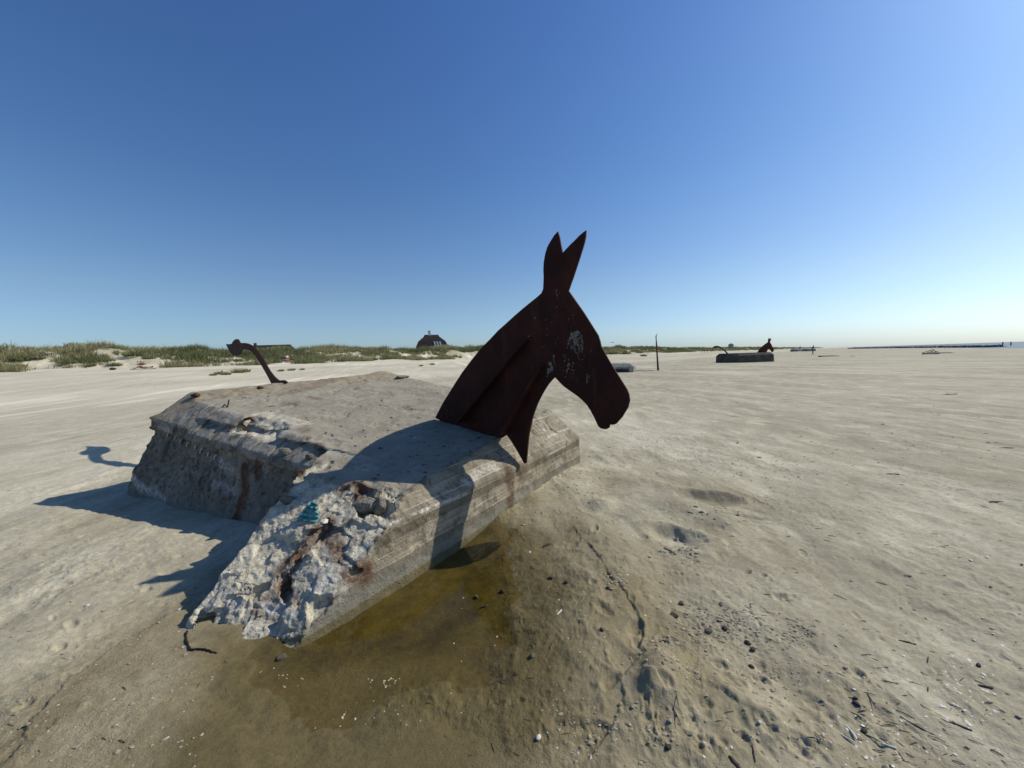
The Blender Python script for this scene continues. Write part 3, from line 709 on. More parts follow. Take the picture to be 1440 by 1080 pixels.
me = np_mesh('bunker_block', V-BO, Q, True, at)
bunker = link('bunker_block', me, MAT_CON, BROOT)

# ------------------------------------------------------------------ mule head: flat steel sheet standing on the bunker's axis
HY = rad(-33); HN = np.array([math.sin(HY), -math.cos(HY), 0]); HB = on_plane(614, 590, TP); HP = (HN, HN@HB)
HEAD = [(612.7, 587.3), (623.3, 566.7), (640, 540), (651, 523), (663.3, 506.7), (676, 491), (690, 476.7), (701, 465), (713.3, 454), (725, 443.3), (736.7, 433.3), (745, 426.5), (753.3, 420), (761.7, 412.7), (764.3, 406.7),
        (768, 404), (776, 401.5), (786, 401.5), (795, 405), (800, 409),
        (810, 423.3), (821.7, 440), (833.3, 458.3), (841.7, 471.7), (844.3, 480), (845.7, 486.7), (856.7, 506.7), (870, 528.3), (881.7, 546.7), (884.8, 554), (886, 563.3), (883.3, 573.3), (875, 586.7), (866.7, 596),
        (862.5, 597.2), (858.3, 596.7), (857.6, 599), (856.7, 601.7), (853.5, 603.3), (850, 603.3), (845, 602), (841.7, 599.3), (836.7, 588.3), (831, 577.5), (825, 568.3), (817.5, 561), (810, 555), (802, 549.5), (793.3, 543.3), (787, 537), (780.7, 530),
        (776, 535), (771.7, 540), (766.5, 548), (761.7, 556.7), (756.5, 567), (751.7, 580), (748.6, 590), (746.7, 600), (744.6, 610), (743.3, 620), (742, 635), (740.6, 651), (738, 652), (733, 643), (726.7, 631.7), (720, 621), (713, 611), (706, 616), (690, 616), (640, 602.5)]
EAR_A = [(764.3, 406.7), (764.7, 398), (765, 390), (764.6, 380), (765, 370), (767.3, 356.7), (770, 348), (773.3, 341.7), (780, 331), (785, 325.7), (787.3, 333.3), (789.3, 345), (791.7, 356), (788.5, 370), (786.5, 385), (785.5, 401.5), (776, 401.5), (768, 404)]
EAR_B = [(785.5, 401.5), (786.5, 385), (788.5, 370), (791.7, 356), (797, 350), (803.3, 343.3), (810, 337), (815, 331.7), (820, 327.5), (824.7, 324), (824.3, 331.7), (822.7, 340), (820.7, 346.7), (815, 365), (811, 377), (806.7, 390), (803, 400), (800, 409), (795, 405)]
def hp(l, off=0.): return [on_plane(a, b, HP)+HN*off-BO for a, b in l]
head = plate('mule_head', hp(HEAD), HN, .022, MAT_STEEL, BROOT)
plate('ear', hp(EAR_A), HN, .0205, MAT_STEEL, head); plate('ear', hp(EAR_B), HN, .0195, MAT_STEEL, head)
def rib(px0, px1, depth, w=.02):
    a, b = on_plane(*px0, HP), on_plane(*px1, HP); ax = (b-a)/np.linalg.norm(b-a); sd_ = np.cross(ax, HN)
    vs = []
    for q, dd in ((a, .02), (a+ax*.12, depth*.6), (b-ax*.05, depth), (b, depth)):
        for k in (-1, 1): vs += [q+sd_*k*w/2+HN*.009-BO, q+sd_*k*w/2+HN*(.009+dd)-BO]
    mb = MB(); fs = []
    for i in range(3):
        o = i*4; fs += [(o, o+1, o+5, o+4), (o+2, o+6, o+7, o+3), (o+1, o+3, o+7, o+5)]
    fs += [(0, 2, 3, 1), (12, 13, 15, 14)]; mb.add(vs, fs)
    return mb.build('stiffener_rib', MAT_STEEL, head)
rib((747, 474), (652, 592), .14); rib((766, 512), (712, 608), .14)
# bolt heads in two rows along the foot of the neck
def bolts(lst):
    for px, py in lst:
        c = on_plane(px, py, HP)+HN*.011-BO; mb = MB(); mb.tube([c, c+HN*.012], .011, 6); mb.build('bolt', MAT_REBAR, head)
bolts([(624, 578), (631, 577), (624, 586), (631, 586), (669, 588), (671, 596), (662, 594), (697, 594), (705, 594), (697, 603), (705, 603), (692, 608)])
# bird droppings
def droppings():
    mb = MB(); rr = random.Random(3)
    L = [((812, 468), (800, 482), 4), ((806, 470), (813, 484), 5), ((818, 472), (821, 500), 2.2), ((803, 474), (798, 489), 2.2), ((812, 480), (818, 496), 2.2), ((776, 512), (772, 528), 5.0), ((780, 500), (781, 514), 1.6), ((800, 512), (797, 528), 2.4), ((806, 510), (802, 540), 1.6), ((826, 528), (826, 540), 2), ((830, 528), (828, 538), 1.2),
         ((778, 400), (783, 394), 1.4), ((783, 408), (785, 420), 1.6), ((776, 404), (777, 402), 1), ((745, 474), (746, 476), 2.6), ((753, 446), (753, 447), 1.4), ((806, 444), (807, 455), .9), ((786, 370), (786, 371), 1), ((808, 520), (805, 535), 1.2), ((795, 500), (796, 508), 1), ((820, 505), (819, 520), .8), ((835, 520), (834, 530), .8)]
    for k in range(60):
        r_ = rr.random()**.6; t2 = rr.uniform(0, 6.28); px, py = 812+r_*math.cos(t2)*9, 483+r_*math.sin(t2)*17; L.append(((px, py), (px+rr.uniform(0, 2), py+rr.uniform(1, 8)), rr.uniform(.5, 1.5)))
    for k in range(46): 
        px, py = rr.gauss(795, 20), rr.gauss(480, 42); L.append(((px, py), (px+rr.uniform(-1, 1), py+rr.uniform(.5, 4)), rr.uniform(.4, .9)))
    for (a, b, w) in L:
        if float(min(poly_sdf(np.array([a[0]]), np.array([a[1]]), q_)[0] for q_ in (HEAD, EAR_A, EAR_B))) > -3: continue
        n = 7 if w > 1.5 else 4; w *= .8
        for k in range(n):
            t_ = k/(n-1); cx = a[0]+(b[0]-a[0])*t_+rr.gauss(0, w*.35); cy = a[1]+(b[1]-a[1])*t_+rr.gauss(0, w*.35); R_ = w*(.95-.55*t_)*rr.uniform(.55, 1.1); m = 9
            rim = [(cx+R_*math.cos(2*math.pi*i/m)*rr.uniform(.55, 1.25), cy+R_*1.35*math.sin(2*math.pi*i/m)*rr.uniform(.55, 1.25)) for i in range(m)]
            vs = [on_plane(*q, HP)+HN*(.0122+.0004*k+.0002*rr.random())-BO for q in rim]; mb.add(vs, [tuple(range(m))])
    return mb.build('bird_droppings', MAT_DROP, head)
tag(droppings(), kind='stuff')

# ------------------------------------------------------------------ mule tail
tb = on_plane(397, 540, TP)+Tn*.03; td = np.array([-6.45, 9.0, 0])-np.array([tb[0], tb[1], 0]); td /= np.linalg.norm(td)
TN = np.array([-td[1], td[0], 0]); TN = TN if TN[1] < 0 else -TN; TLP = (TN, TN@tb)
TAIL = [(382.5, 539.5), (377.5, 530), (374, 523.5), (370, 516.7), (366, 510), (361.7, 503.3), (358.5, 499), (355, 495), (352, 493), (348.3, 491.7), (345, 491.3), (341.7, 491.7), (340, 493.5), (339, 495.8), (337.3, 498.4), (335, 500), (332, 500.4), (329, 499.7), (326.3, 497.7), (324, 495), (322.2, 492.2), (320.8, 489), (318.3, 483.8), (322, 484.2), (326.7, 483.3), (327.6, 481), (329, 479.2), (331, 477.4), (333.3, 476.7), (335.3, 477.4), (336.7, 479.2), (337.3, 481), (338.5, 482.3), (343.3, 482.2), (347.8, 482.8), (351.7, 484.2), (356.2, 486.7), (360, 490), (363.6, 494), (366.7, 498.3), (370, 504), (373.3, 510), (376.6, 516), (380, 521.7), (384, 527), (388.3, 531.7), (396.7, 538), (399, 541.8), (393, 543)]
tail = plate('mule_tail', [on_plane(a, b, TLP)-BO for a, b in TAIL], TN, .022, MAT_STEEL, BROOT)
mb = MB(); q0 = on_plane(394, 539.5, TLP)-BO; q1 = on_plane(404, 537.5, TLP)-BO
mb.tube([q0, (q0+q1)/2+np.array([0, 0, .01]), q1], [.06, .045, .012], 6); mb.build('tail_bracket', MAT_STEEL, tail)

# ------------------------------------------------------------------ rebar in the bunker
def rebar(pxs, r=.009, lift=None, mat=MAT_REBAR, nm='rebar'):
    base = hit(*pxs[0]); pts = []
    nrm = np.array([0, -1, 0.]); n_ = FW; dpt = base@FW
    pl_ = (FW, (base-FW*(.015))@FW)
    for p in pxs: pts.append(on_plane(*p, pl_)-BO)
    mb = MB(); mb.tube(pts, r, 6); return mb.build(nm, mat, bunker, True)
rebar([(313, 572), (316, 569), (320, 573), (321, 567), (322, 563)])
rebar([(344, 590), (352, 588), (356, 591)], .02); rebar([(341, 603), (351, 608), (364, 611)], .011); rebar([(320, 606), (330, 611), (338, 613)], .009); rebar([(338, 595), (345, 600)], .010)
rebar([(402, 604.5), (425, 614), (449, 628)], .006)
for k in range(8):                                       # pulled-out ties under the beam, crusted white
    cx, cy = 236+k*9.2, 606.5+k*4.6; j = random.uniform(-1.5, 1.5)
    rebar([(cx+j, cy+8), (cx+j+1, cy+3), (cx+j+2.5, cy+1)] + ([(cx+j+4, cy+2.5)] if k % 2 else []), .011, mat=MAT_STUB, nm='wall_tie')
# ------------------------------------------------------------------ rocks and litter
def rock_mesh(name, seed, sub=3, sq=(1, 1, 1), amp=.28, freq=1.7):
    bm = bmesh.new(); bmesh.ops.create_icosphere(bm, subdivisions=sub, radius=1)
    co = np.array([v.co[:] for v in bm.verts])
    d = 1+amp*fbm(co[:, 0]*freq+seed*7.1, co[:, 1]*freq, co[:, 2]*freq, 4, seed)
    pln = RNG.normal(size=(15, 3)); pln /= np.linalg.norm(pln, axis=1)[:, None]
    co = co*d[:, None]
    for n_ in pln:
        k = co@n_; lim = .66; co = co-np.outer(np.maximum(k-lim, 0)*.95, n_)
    co *= np.array(sq)
    for v, c in zip(bm.verts, co): v.co = c
    me = bpy.data.meshes.new(name); bm.to_mesh(me); bm.free()
    for p in me.polygons: p.use_smooth = sub > 2
    return me
def put_rock(name, px, py, size, mat, label, cat, seed, sq=(1, 1, .8), sink=.35, on=None, rot=None, group=None, sub=3, amp=.28):
    p = hit(px, py) if on == 'bunker' else at_px(px, py)
    o = link(name, rock_mesh(name, seed, sub, sq, amp), mat); o.scale = (size,)*3; o.location = (p[0], p[1], p[2]+size*sq[2]*(1-sink)-size*sq[2]*.25)
    o.rotation_euler = rot or (0, 0, seed*1.3); return tag(o, label, cat, group)
put_rock('concrete_chunk', 513, 718, .105, MAT_CHUNK, 'large grey concrete chunk lodged in the broken corner just right of the teal scrap', 'rubble', 5, (1.25, .85, .8), .35, 'bunker', sub=5, amp=.34)
put_rock('concrete_chunk', 534, 722, .085, MAT_CHUNK, 'smaller dark concrete chunk in the cavity beside the rounded chunk', 'rubble', 9, (.8, .9, 1.1), .2, 'bunker')
put_rock('concrete_chunk', 402, 637, .075, MAT_CHUNK, 'angular concrete lump on the left roof slope below the pointed slab', 'rubble', 12, (1.2, .8, .6), .5, 'bunker')
put_rock('concrete_chunk', 436, 645, .055, MAT_CHUNK, 'tan concrete lump under the tip of the pointed slab', 'rubble', 15, (1.1, .9, .8), .3, 'bunker')
put_rock('concrete_chunk', 405, 706, .06, MAT_CHUNK, 'pale sunlit concrete lump in the crevice left of the teal scrap', 'rubble', 19, (1.5, .7, .8), .3, 'bunker', rot=(0, .3, .9))
put_rock('pale_stone', 455, 735, .045, simple_mat('pale_stone', (.50, .47, .40), (.62, .58, .50), 20), 'flat pale stone touching the teal scrap on the broken corner', 'stone', 21, (1.5, 1, .5), .2, 'bunker', amp=.12)
put_rock('concrete_chunk', 566, 531.5, .10, MAT_CHUNK, 'flat concrete flake lying at the far corner of the bunker roof', 'rubble', 25, (2.2, 1, .45), .2, 'bunker')
put_rock('iron_lump', 275, 557.5, .065, MAT_REBAR, 'dark rusty lump on the raised far edge near the left corner of the bunker roof', 'iron scrap', 41, (1.2, .8, .6), .3, 'bunker', amp=.5)
put_rock('iron_lump', 366, 546, .06, MAT_REBAR, 'dark rusty lump on the raised far edge left of the mule tail', 'iron scrap', 43, (1.5, .8, .5), .3, 'bunker', amp=.5)
# teal scrap of cloth: a crumpled sheet
def teal_scrap():
    p, n_ = hitn(438, 727); n = 22; vs = []; fs = []
    ex = np.array(RT); ez = np.array([0, 0.35, .93]); W_, H_ = .17, .14
    for j in range(n):
        for i in range(n):
            u, v = i/(n-1)-.5, j/(n-1)-.5
            w_ = 1-.75*max(0, v+.35)                    # narrows to the top
            q = p+ex*(u*W_*w_+.03*v)+ez*(v*H_+.05)-FW*(.035+.016*math.sin(v*26+u*5)+.014*float(vnoise(u*6, v*6, seed=5)))
            vs.append(q)
    for j in range(n-1):
        for i in range(n-1): fs.append((j*n+i, j*n+i+1, (j+1)*n+i+1, (j+1)*n+i))
    o = link('cloth_scrap', np_mesh('cloth_scrap', vs, fs, True), MAT_TEAL); tag(o, 'crumpled teal cloth scrap wedged in the broken corner of the bunker', 'scrap')
    md = o.modifiers.new('thickness', 'SOLIDIFY'); md.thickness = .006
teal_scrap()

def place(name, me, px, py, size, mat, label, cat, group=None, rz=0., sink=.3, rot=(0, 0)):
    p = at_px(px, py); o = link(name, me, mat); o.scale = (size,)*3; o.location = (p[0], p[1], p[2]+size*sink); o.rotation_euler = (rot[0], rot[1], rz); return tag(o, label, cat, group)
# individual stones, shells and sticks on the foreground sand
ST = [(1203, 983, .016, 'upper dark stone of the stacked pair at the lower right'), (1204.5, 991, .020, 'lower dark stone of the stacked pair at the lower right'), (1214, 1029, .019, 'round dark stone just right of the white razor shell'),
      (1051, 905, .026, 'dark stone at the upper right end of the crumbled sand patch'), (1059, 914, .022, 'dark stone below the end of the crumbled sand patch'), (1057, 938, .018, 'dark stone on bare sand under the crumbled sand patch'),
      (797, 819, .032, 'dark stone on damp sand between the pool and the sand crack'), (775, 814, .026, 'small dark stone left of another on damp sand beside the pool'), (748, 924, .026, 'single grey stone at the right edge of the wet pool bank'),
      (707, 833, .030, 'stone with white flank at the right edge of the brown pool'), (846, 886, .022, 'lone stone between the ripple lines and the sand crack'), (947, 866, .034, 'largest dark stone left of the crumbled sand patch'),
      (958, 850, .026, 'dark stone behind the largest one left of the crumbled sand patch'), (997, 888, .032, 'flat grey stone inside the crumbled sand patch'), (1019, 885, .026, 'dark stone at the middle of the crumbled sand patch'),
      (939, 1052, .020, 'dark pebble on the sand near the bottom edge, left of the tyre track'), (670, 841, .028, 'tan stone lying in the brown pool near its right end'), (395, 927, .040, 'grey weed covered stone in the shallow left end of the pool'),
      (855, 828, .022, 'dark stone at the bend of the sand crack'), (1376, 937, .018, 'small dark lump on the sand at the far right')]
for k, (px, py, s_, lb) in enumerate(ST):
    place('stone', rock_mesh('stone', 30+k, 3, (1.15, .9, .75)), px, py, s_*.78, MAT_CHUNK if 'tan' in lb or 'grey' in lb else (MAT_BROWN if 'crumbled' in lb or 'damp' in lb else MAT_ROCK), lb, 'stone', None, k*1.7, .18)
def shell_mesh(L, W, H, curve=.0):
    n, m = 14, 7; vs = []; fs = []
    for i in range(n):
        u = i/(n-1); w_ = W*math.sqrt(max(0.02, 1-(2*u-1)**2)) if curve == 0 else W*(.8+.2*math.sin(math.pi*u))
        for j in range(m):
            v = j/(m-1)*2-1; vs.append(((u-.5)*L, v*w_/2+curve*(u-.5)**2, H*(1-v*v)*(1-.5*(2*u-1)**2)))
    for i in range(n-1):
        for j in range(m-1): fs.append((i*m+j, i*m+j+1, (i+1)*m+j+1, (i+1)*m+j))
    return np_mesh('shell', vs, fs, True)
RAZ = shell_mesh(1, .17, .07, .15); COCK = shell_mesh(1, .8, .32)
for k, (px, py, s_, rz, msh, lb) in enumerate([
    (1197, 1030, .085, 1.45, RAZ, 'long white razor shell standing out at the lower right'), (1191, 1040, .075, -.9, RAZ, 'thin pale razor shell crossing the long white one'), (1249, 1050, .07, -.5, RAZ, 'thin pale razor shell right of the round dark stone'),
    (1068, 1017, .030, .3, COCK, 'white shell lying in the long groove at the lower right'), (1152, 1042, .030, -.3, COCK, 'white oval shell left of the long razor shell'), (1215, 954, .024, .8, COCK, 'white shell on bare sand above the stacked stone pair'),
    (1340, 991, .034, .2, COCK, 'white oval shell at the right, below a patch of shell bits'), (757, 1038, .045, .9, COCK, 'dark and white shell on damp sand right of the pool bottom end'), (942, 847, .038, .1, COCK, 'white shell beside the largest dark stone'),
    (123, 852, .050, .3, COCK, 'white shell on the sand left of the bunker shadow tips'), (209, 805+11, .045, .2, RAZ, 'thin pale shell on the sand inside the bunker shadow gap'), (252, 858, .036, .5, COCK, 'white shell between the shadow and the broken corner'), (788, 843-10, .0, 0, COCK, ''), (1213, 833, .0, 0, COCK, ''),
    (1388, 785, .055, .2, COCK, 'white shell at the right edge above the pale sand streak'), (1365, 789, .045, .5, COCK, 'flat shell just left of the one at the right edge'), (1360, 815, .0, 0, COCK, ''), (787, 862, .075, .9, RAZ, 'pale curved razor shell pair piece on the ripple marked bank'), (745, 777, .04, 1.2, COCK, 'white shell at the head of the damp bank beside the bunker')]):
    if s_ > 0: place('shell', msh, px, py, s_*(.62 if msh is COCK else .8), MAT_SHELL, lb, 'shell', None, rz, .05)
def stick_mesh(L, r, seed):
    rr = random.Random(seed); mb = MB(); n = 6
    mb.tube([((i/(n-1)-.5)*L, rr.uniform(-.04, .04)*L, rr.uniform(-.01, .03)*L) for i in range(n)], [r*(.7+.5*math.sin(math.pi*i/(n-1))) for i in range(n)], 6)
    me = bpy.data.meshes.new('stick'); me.from_pydata(mb.v, [], mb.f); me.update(); return me
for k, (px, py, L, r, rz, lb) in enumerate([
    (1288, 1022, .10, .004, -1.0, 'dark straight twig right of the razor shells'), (1276, 904, .07, .005, -.5, 'short dark twig on bare sand at the right'), (1345, 1020, .09, .005, -.6, 'dark twig at the right with shell bits beside it'),
    (1390, 968, .07, .006, -.4, 'short thick twig at the far right edge'), (685, 852, .10, .006, .2, 'dark twig at the right edge of the brown pool'), (772, 766, .11, .012, .5, 'black driftwood piece at the top of the damp bank'), (1079, 837, .05, .004, -.3, 'short twig above the small dark pebbles at mid right'),
    (1415, 630, .20, .009, -.1, 'thin dark stick far out on the right sand'), (1403, 706, .15, .008, -.1, 'dark stick on the sand at the right edge'), (1255, 667, .15, .009, -.2, 'dark low stick on the right sand near the pale streaks'), (1335, 555, .5, .018, .05, 'long dark driftwood stick far out at the right'), (1033, 1073, .05, .008, -1.2, 'dark upright stub at the bottom edge')]):
    place('twig', stick_mesh(L, r, k), px, py, 1, MAT_TWIG, lb, 'twig', None, rz, .0); bpy.data.objects[-1 if False else 0]
# strand of seaweed by the broken corner
def weed(name, pxs, r, label):
    pts = []
    for a, b in zip(pxs[:-1], pxs[1:]):
        for k in range(4):
            t_ = k/4; q = at_px(a[0]+(b[0]-a[0])*t_+random.uniform(-.7, .7), a[1]+(b[1]-a[1])*t_+random.uniform(-.7, .7)); pts.append((q[0], q[1], q[2]+r*.8))
    mb = MB(); mb.tube(pts, [r*random.uniform(.5, 1.4) for _ in pts], 6); return tag(mb.build(name, MAT_WEED, None, True), label, 'seaweed')
weed('seaweed_strand', [(263, 890), (262, 902), (268, 915), (285, 914), (296, 917), (309, 920)], .0055, 'black bent strand of seaweed on the sand left of the broken corner')

def scatter(name, label, cat, mat, items, kind_):
    """uncountable litter: many small pieces in one mesh"""
    mb = MB(); rr = random.Random(len(name)*13)
    P = np.array([G(a, b)[:2] for a, b, *_ in items]); Z = terrain(P[:, 0], P[:, 1])
    for (x_, y_), z_, it in zip(P, Z, items):
        s_ = it[2]
        if kind_ == 'clod':
            bmv = [Vector((1, 0, 0)), Vector((-1, 0, 0)), Vector((0, 1, 0)), Vector((0, -1, 0)), Vector((0, 0, 1)), Vector((.6, .6, .5)), Vector((-.6, .5, .5)), Vector((-.5, -.6, .5)), Vector((.6, -.6, .5))]
            a_ = rr.uniform(0, 6.3); M = Matrix.Rotation(a_, 3, 'Z')
            vs = [M @ (v*rr.uniform(.6, 1.25)*s_) for v in bmv]; vs = [(x_+v.x*1.3, y_+v.y, z_+v.z*.62) for v in vs]
            mb.add(vs, [(4, 5, 6), (4, 6, 7), (4, 7, 8), (4, 8, 5), (0, 2, 5), (2, 6, 5), (2, 1, 6), (1, 7, 6), (1, 3, 7), (3, 8, 7), (3, 0, 8), (0, 5, 8)])
        elif kind_ == 'flake':
            a_ = rr.uniform(0, 6.3); e = rr.uniform(.4, 1); m = 6; tl = rr.uniform(-.3, .3)
            vs = [(x_+s_*(math.cos(2*math.pi*i/m)*math.cos(a_)-e*math.sin(2*math.pi*i/m)*math.sin(a_)), y_+s_*(math.cos(2*math.pi*i/m)*math.sin(a_)+e*math.sin(2*math.pi*i/m)*math.cos(a_)), z_+.1*s_+s_*tl*math.cos(2*math.pi*i/m)) for i in range(m)]+[(x_, y_, z_+s_*.45)]
            mb.add(vs, [(i, (i+1) % m, m) for i in range(m)])
        else:
            a_ = rr.gauss(-.6, .7); L = s_*rr.uniform(.6, 1.6); dx, dy = math.cos(a_)*L/2, math.sin(a_)*L/2
            mb.tube([(x_-dx, y_-dy, z_+s_*.04), (x_, y_, z_+s_*.10), (x_+dx, y_+dy, z_+s_*.03)], [s_*.035, s_*.05, s_*.03], 4)
    return tag(mb.build(name, mat, None, kind_ == 'flake'), label, cat, None, 'stuff')
def cloud(n, cx, cy, sx, sy, smin, smax): return [(RNG.normal(cx, sx), min(1120, RNG.normal(cy, sy)), RNG.uniform(smin, smax)*RNG.uniform(.5, 1)) for _ in range(n)]
def field(n, x0, x1, y0, y1, smin, smax): return [(RNG.uniform(x0, x1), y0+(y1-y0)*RNG.random()**.8, smin+(smax-smin)*RNG.random()**3) for _ in range(n)]
scatter('sand_clods', 'crumbled damp sand clods scattered over the right foreground sand', 'sand clods', MAT_CLOD,
    cloud(230, 1010, 880, 34, 14, .005, .017) + cloud(40, 975, 900, 22, 10, .004, .011) + cloud(40, 965, 930, 20, 14, .004, .010) + cloud(50, 940, 915, 8, 6, .006, .016) + cloud(60, 1120, 895, 18, 10, .005, .012) + cloud(70, 1085, 955, 25, 16, .005, .012) + cloud(40, 960, 965, 16, 6, .005, .013)
    + cloud(36, 865, 830, 12, 6, .008, .02) + cloud(50, 960, 775, 12, 8, .01, .03) + cloud(30, 1000, 725, 20, 5, .01, .026) + cloud(40, 1000, 740, 60, 25, .005, .012) + cloud(90, 1070, 660, 60, 14, .006, .020) + cloud(60, 810, 690, 25, 25, .008, .02) + cloud(46, 800, 660, 20, 12, .01, .03)
    + field(500, 780, 1440, 640, 1090, .004, .012) + field(240, 0, 300, 700, 1090, .004, .012) + cloud(60, 840, 1035, 40, 20, .004, .012) + cloud(40, 930, 1045, 16, 10, .004, .012) + field(140, 860, 1440, 540, 650, .008, .03), 'clod')
scatter('shell_litter', 'tiny pale shell fragments strewn over the foreground sand and pool bed', 'shell litter', MAT_SHELL,
    field(240, 760, 1440, 660, 1090, .0025, .009) + field(60, 0, 330, 620, 1090, .003, .009) + cloud(60, 1360, 950, 30, 25, .004, .010) + cloud(60, 1230, 1040, 40, 22, .004, .010) + cloud(40, 1350, 1000, 30, 30, .004, .011)
    + cloud(14, 395, 945, 14, 8, .004, .009) + cloud(22, 545, 1000, 60, 18, .003, .009) + cloud(20, 540, 950, 16, 6, .004, .010) + cloud(12, 620, 890, 50, 25, .003, .008) + field(60, 860, 1440, 540, 660, .006, .018), 'flake')
scatter('twig_litter', 'thin twigs and straw bits strewn over the right foreground sand', 'twig litter', MAT_TWIG,
    field(150, 900, 1440, 700, 1090, .02, .06) + cloud(46, 1250, 1030, 55, 30, .025, .06) + cloud(34, 1030, 905, 50, 25, .02, .05) + cloud(40, 700, 1000, 60, 40, .015, .04) + field(60, 0, 330, 680, 1080, .015, .05) + cloud(30, 720, 880, 20, 40, .02, .05) + cloud(26, 800, 655, 30, 16, .03, .08), 'twig')
# roof litter: dark flakes on the bunker top
def roof_litter():
    mb = MB(); rr = random.Random(4)
    for k in range(150):
        px, py = rr.uniform(320, 700), rr.uniform(535, 680); p = hit(px, py)
        if p is None or abs(p@TP[0]-TP[1]) > .03: continue
        s_ = rr.uniform(.006, .022); a_ = rr.uniform(0, 6.3); m = 5; ez = np.array([0, 0, 1.])
        vs = [p-BO+np.array([s_*math.cos(a_+6.283*i/m)*rr.uniform(.5, 1.6), s_*math.sin(a_+6.283*i/m)*rr.uniform(.4, .9), .006]) for i in range(m)]+[p-BO+np.array([0, 0, .006+s_*.5])]
        mb.add(vs, [(i, (i+1) % m, m) for i in range(m)])
    return tag(mb.build('roof_flakes', MAT_TWIG, bunker), kind='stuff')
roof_litter()

# ------------------------------------------------------------------ dune grass
def grass_mat():
    m = NT('marram_grass', .75, .2); c = m.attr('tint', 'Color'); m.color(c); t = m.t
    out = [n for n in t.nodes if n.type == 'OUTPUT_MATERIAL'][0]
    tl = m.n('ShaderNodeBsdfTranslucent'); m.l(c, tl.inputs[0]); mx = m.n('ShaderNodeMixShader'); mx.inputs[0].default_value = .3
    m.l(m.b.outputs[0], mx.inputs[1]); m.l(tl.outputs[0], mx.inputs[2]); m.l(mx.outputs[0], out.inputs[0]); return m.m
MAT_GRASS = grass_mat()
def tufts(P, rads, hts, nb, bw, tint0):
    """P: Nx3 tuft feet; returns verts, quads, colours of all blades (vectorised)"""
    N = len(P); n = N*nb; i = np.repeat(np.arange(N), nb)
    a = RNG.uniform(0, 2*np.pi, n); q = np.sqrt(RNG.uniform(0, 1, n)); rr = rads[i]*q
    bx = P[i, 0]+rr*np.cos(a)*.55; by = P[i, 1]+rr*np.sin(a)*.55; bz = P[i, 2]-.08
    H = hts[i]*RNG.uniform(.55, 1.1, n)*(1-.45*q); lean = H*(.15+.65*q)*RNG.uniform(.5, 1.2, n); ad = a+RNG.normal(0, .6, n)
    wd = RNG.normal(0, .06, n)
    tx = bx+np.cos(ad)*lean+.12*H; ty = by+np.sin(ad)*lean; tz = bz+H
    mx_ = bx+np.cos(ad)*lean*.38; my = by+np.sin(ad)*lean*.38; mz = bz+H*.62
    ca = RNG.uniform(0, np.pi, n); wx, wy = np.cos(ca)*bw[i]/2, np.sin(ca)*bw[i]/2
    V = np.stack([np.stack([bx-wx, by-wy, bz], 1), np.stack([bx+wx, by+wy, bz], 1), np.stack([mx_+wx*.8, my+wy*.8, mz], 1), np.stack([mx_-wx*.8, my-wy*.8, mz], 1), np.stack([tx+wx*.15, ty+wy*.15, tz], 1), np.stack([tx-wx*.15, ty-wy*.15, tz], 1)], 1).reshape(-1, 3)
    b = np.arange(n)*6; F = np.concatenate([np.stack([b, b+1, b+2, b+3], 1), np.stack([b+3, b+2, b+4, b+5], 1)])
    t_ = np.clip(tint0[i]+RNG.normal(0, .18, n), 0, 1)[:, None]
    g, s_ = np.array([.125, .158, .058]), np.array([.42, .375, .20]); c = g*(1-t_)+s_*t_; c = c*RNG.uniform(.7, 1.25, n)[:, None]
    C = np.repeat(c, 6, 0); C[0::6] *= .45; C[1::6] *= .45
    return V, F, C
def dune_grass():
    S = []; 
    for (a0, a1, cnt) in ((-45, 40, 9000), (40, 120, 8000), (120, 260, 8000), (260, 700, 6000), (700, 2200, 2500)):
        a = RNG.uniform(a0, a1, cnt*3); s = RNG.uniform(-13, 22, cnt*3)
        pos = D0[None]+a[:, None]*DT+s[:, None]*DN
        k = .30; msk = fbm(pos[:, 0]*k, pos[:, 1]*k, oct=4, seed=301)
        keep = (msk*2.4+sstep(-15, -3, s)*.85-.58+.65*sstep(-4.5, .5, s)) > RNG.uniform(-.12, .12, len(a))
        keep &= (s < 6) | (RNG.random(len(a)) < .35)
        S.append(np.column_stack([pos, a, s])[keep][:cnt])
    S = np.concatenate(S); z = terrain(S[:, 0], S[:, 1], False); d = np.hypot(S[:, 0], S[:, 1])
    P = np.column_stack([S[:, :2], z]); sc = RNG.uniform(.55, 1.4, len(P))*(1+.7*fbm(S[:, 0]*.30, S[:, 1]*.30, oct=3, seed=307))*(1+.25*sstep(150, 600, d))
    tint = np.clip(.46+.75*fbm(S[:, 0]*.11, S[:, 1]*.11, oct=3, seed=305)+.22*sstep(-2, 8, S[:, 3]), 0, 1)
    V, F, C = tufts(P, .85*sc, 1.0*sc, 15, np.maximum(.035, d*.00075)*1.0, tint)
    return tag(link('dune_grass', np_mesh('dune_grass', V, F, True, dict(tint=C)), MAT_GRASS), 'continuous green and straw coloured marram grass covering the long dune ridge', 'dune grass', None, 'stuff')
dune_grass()
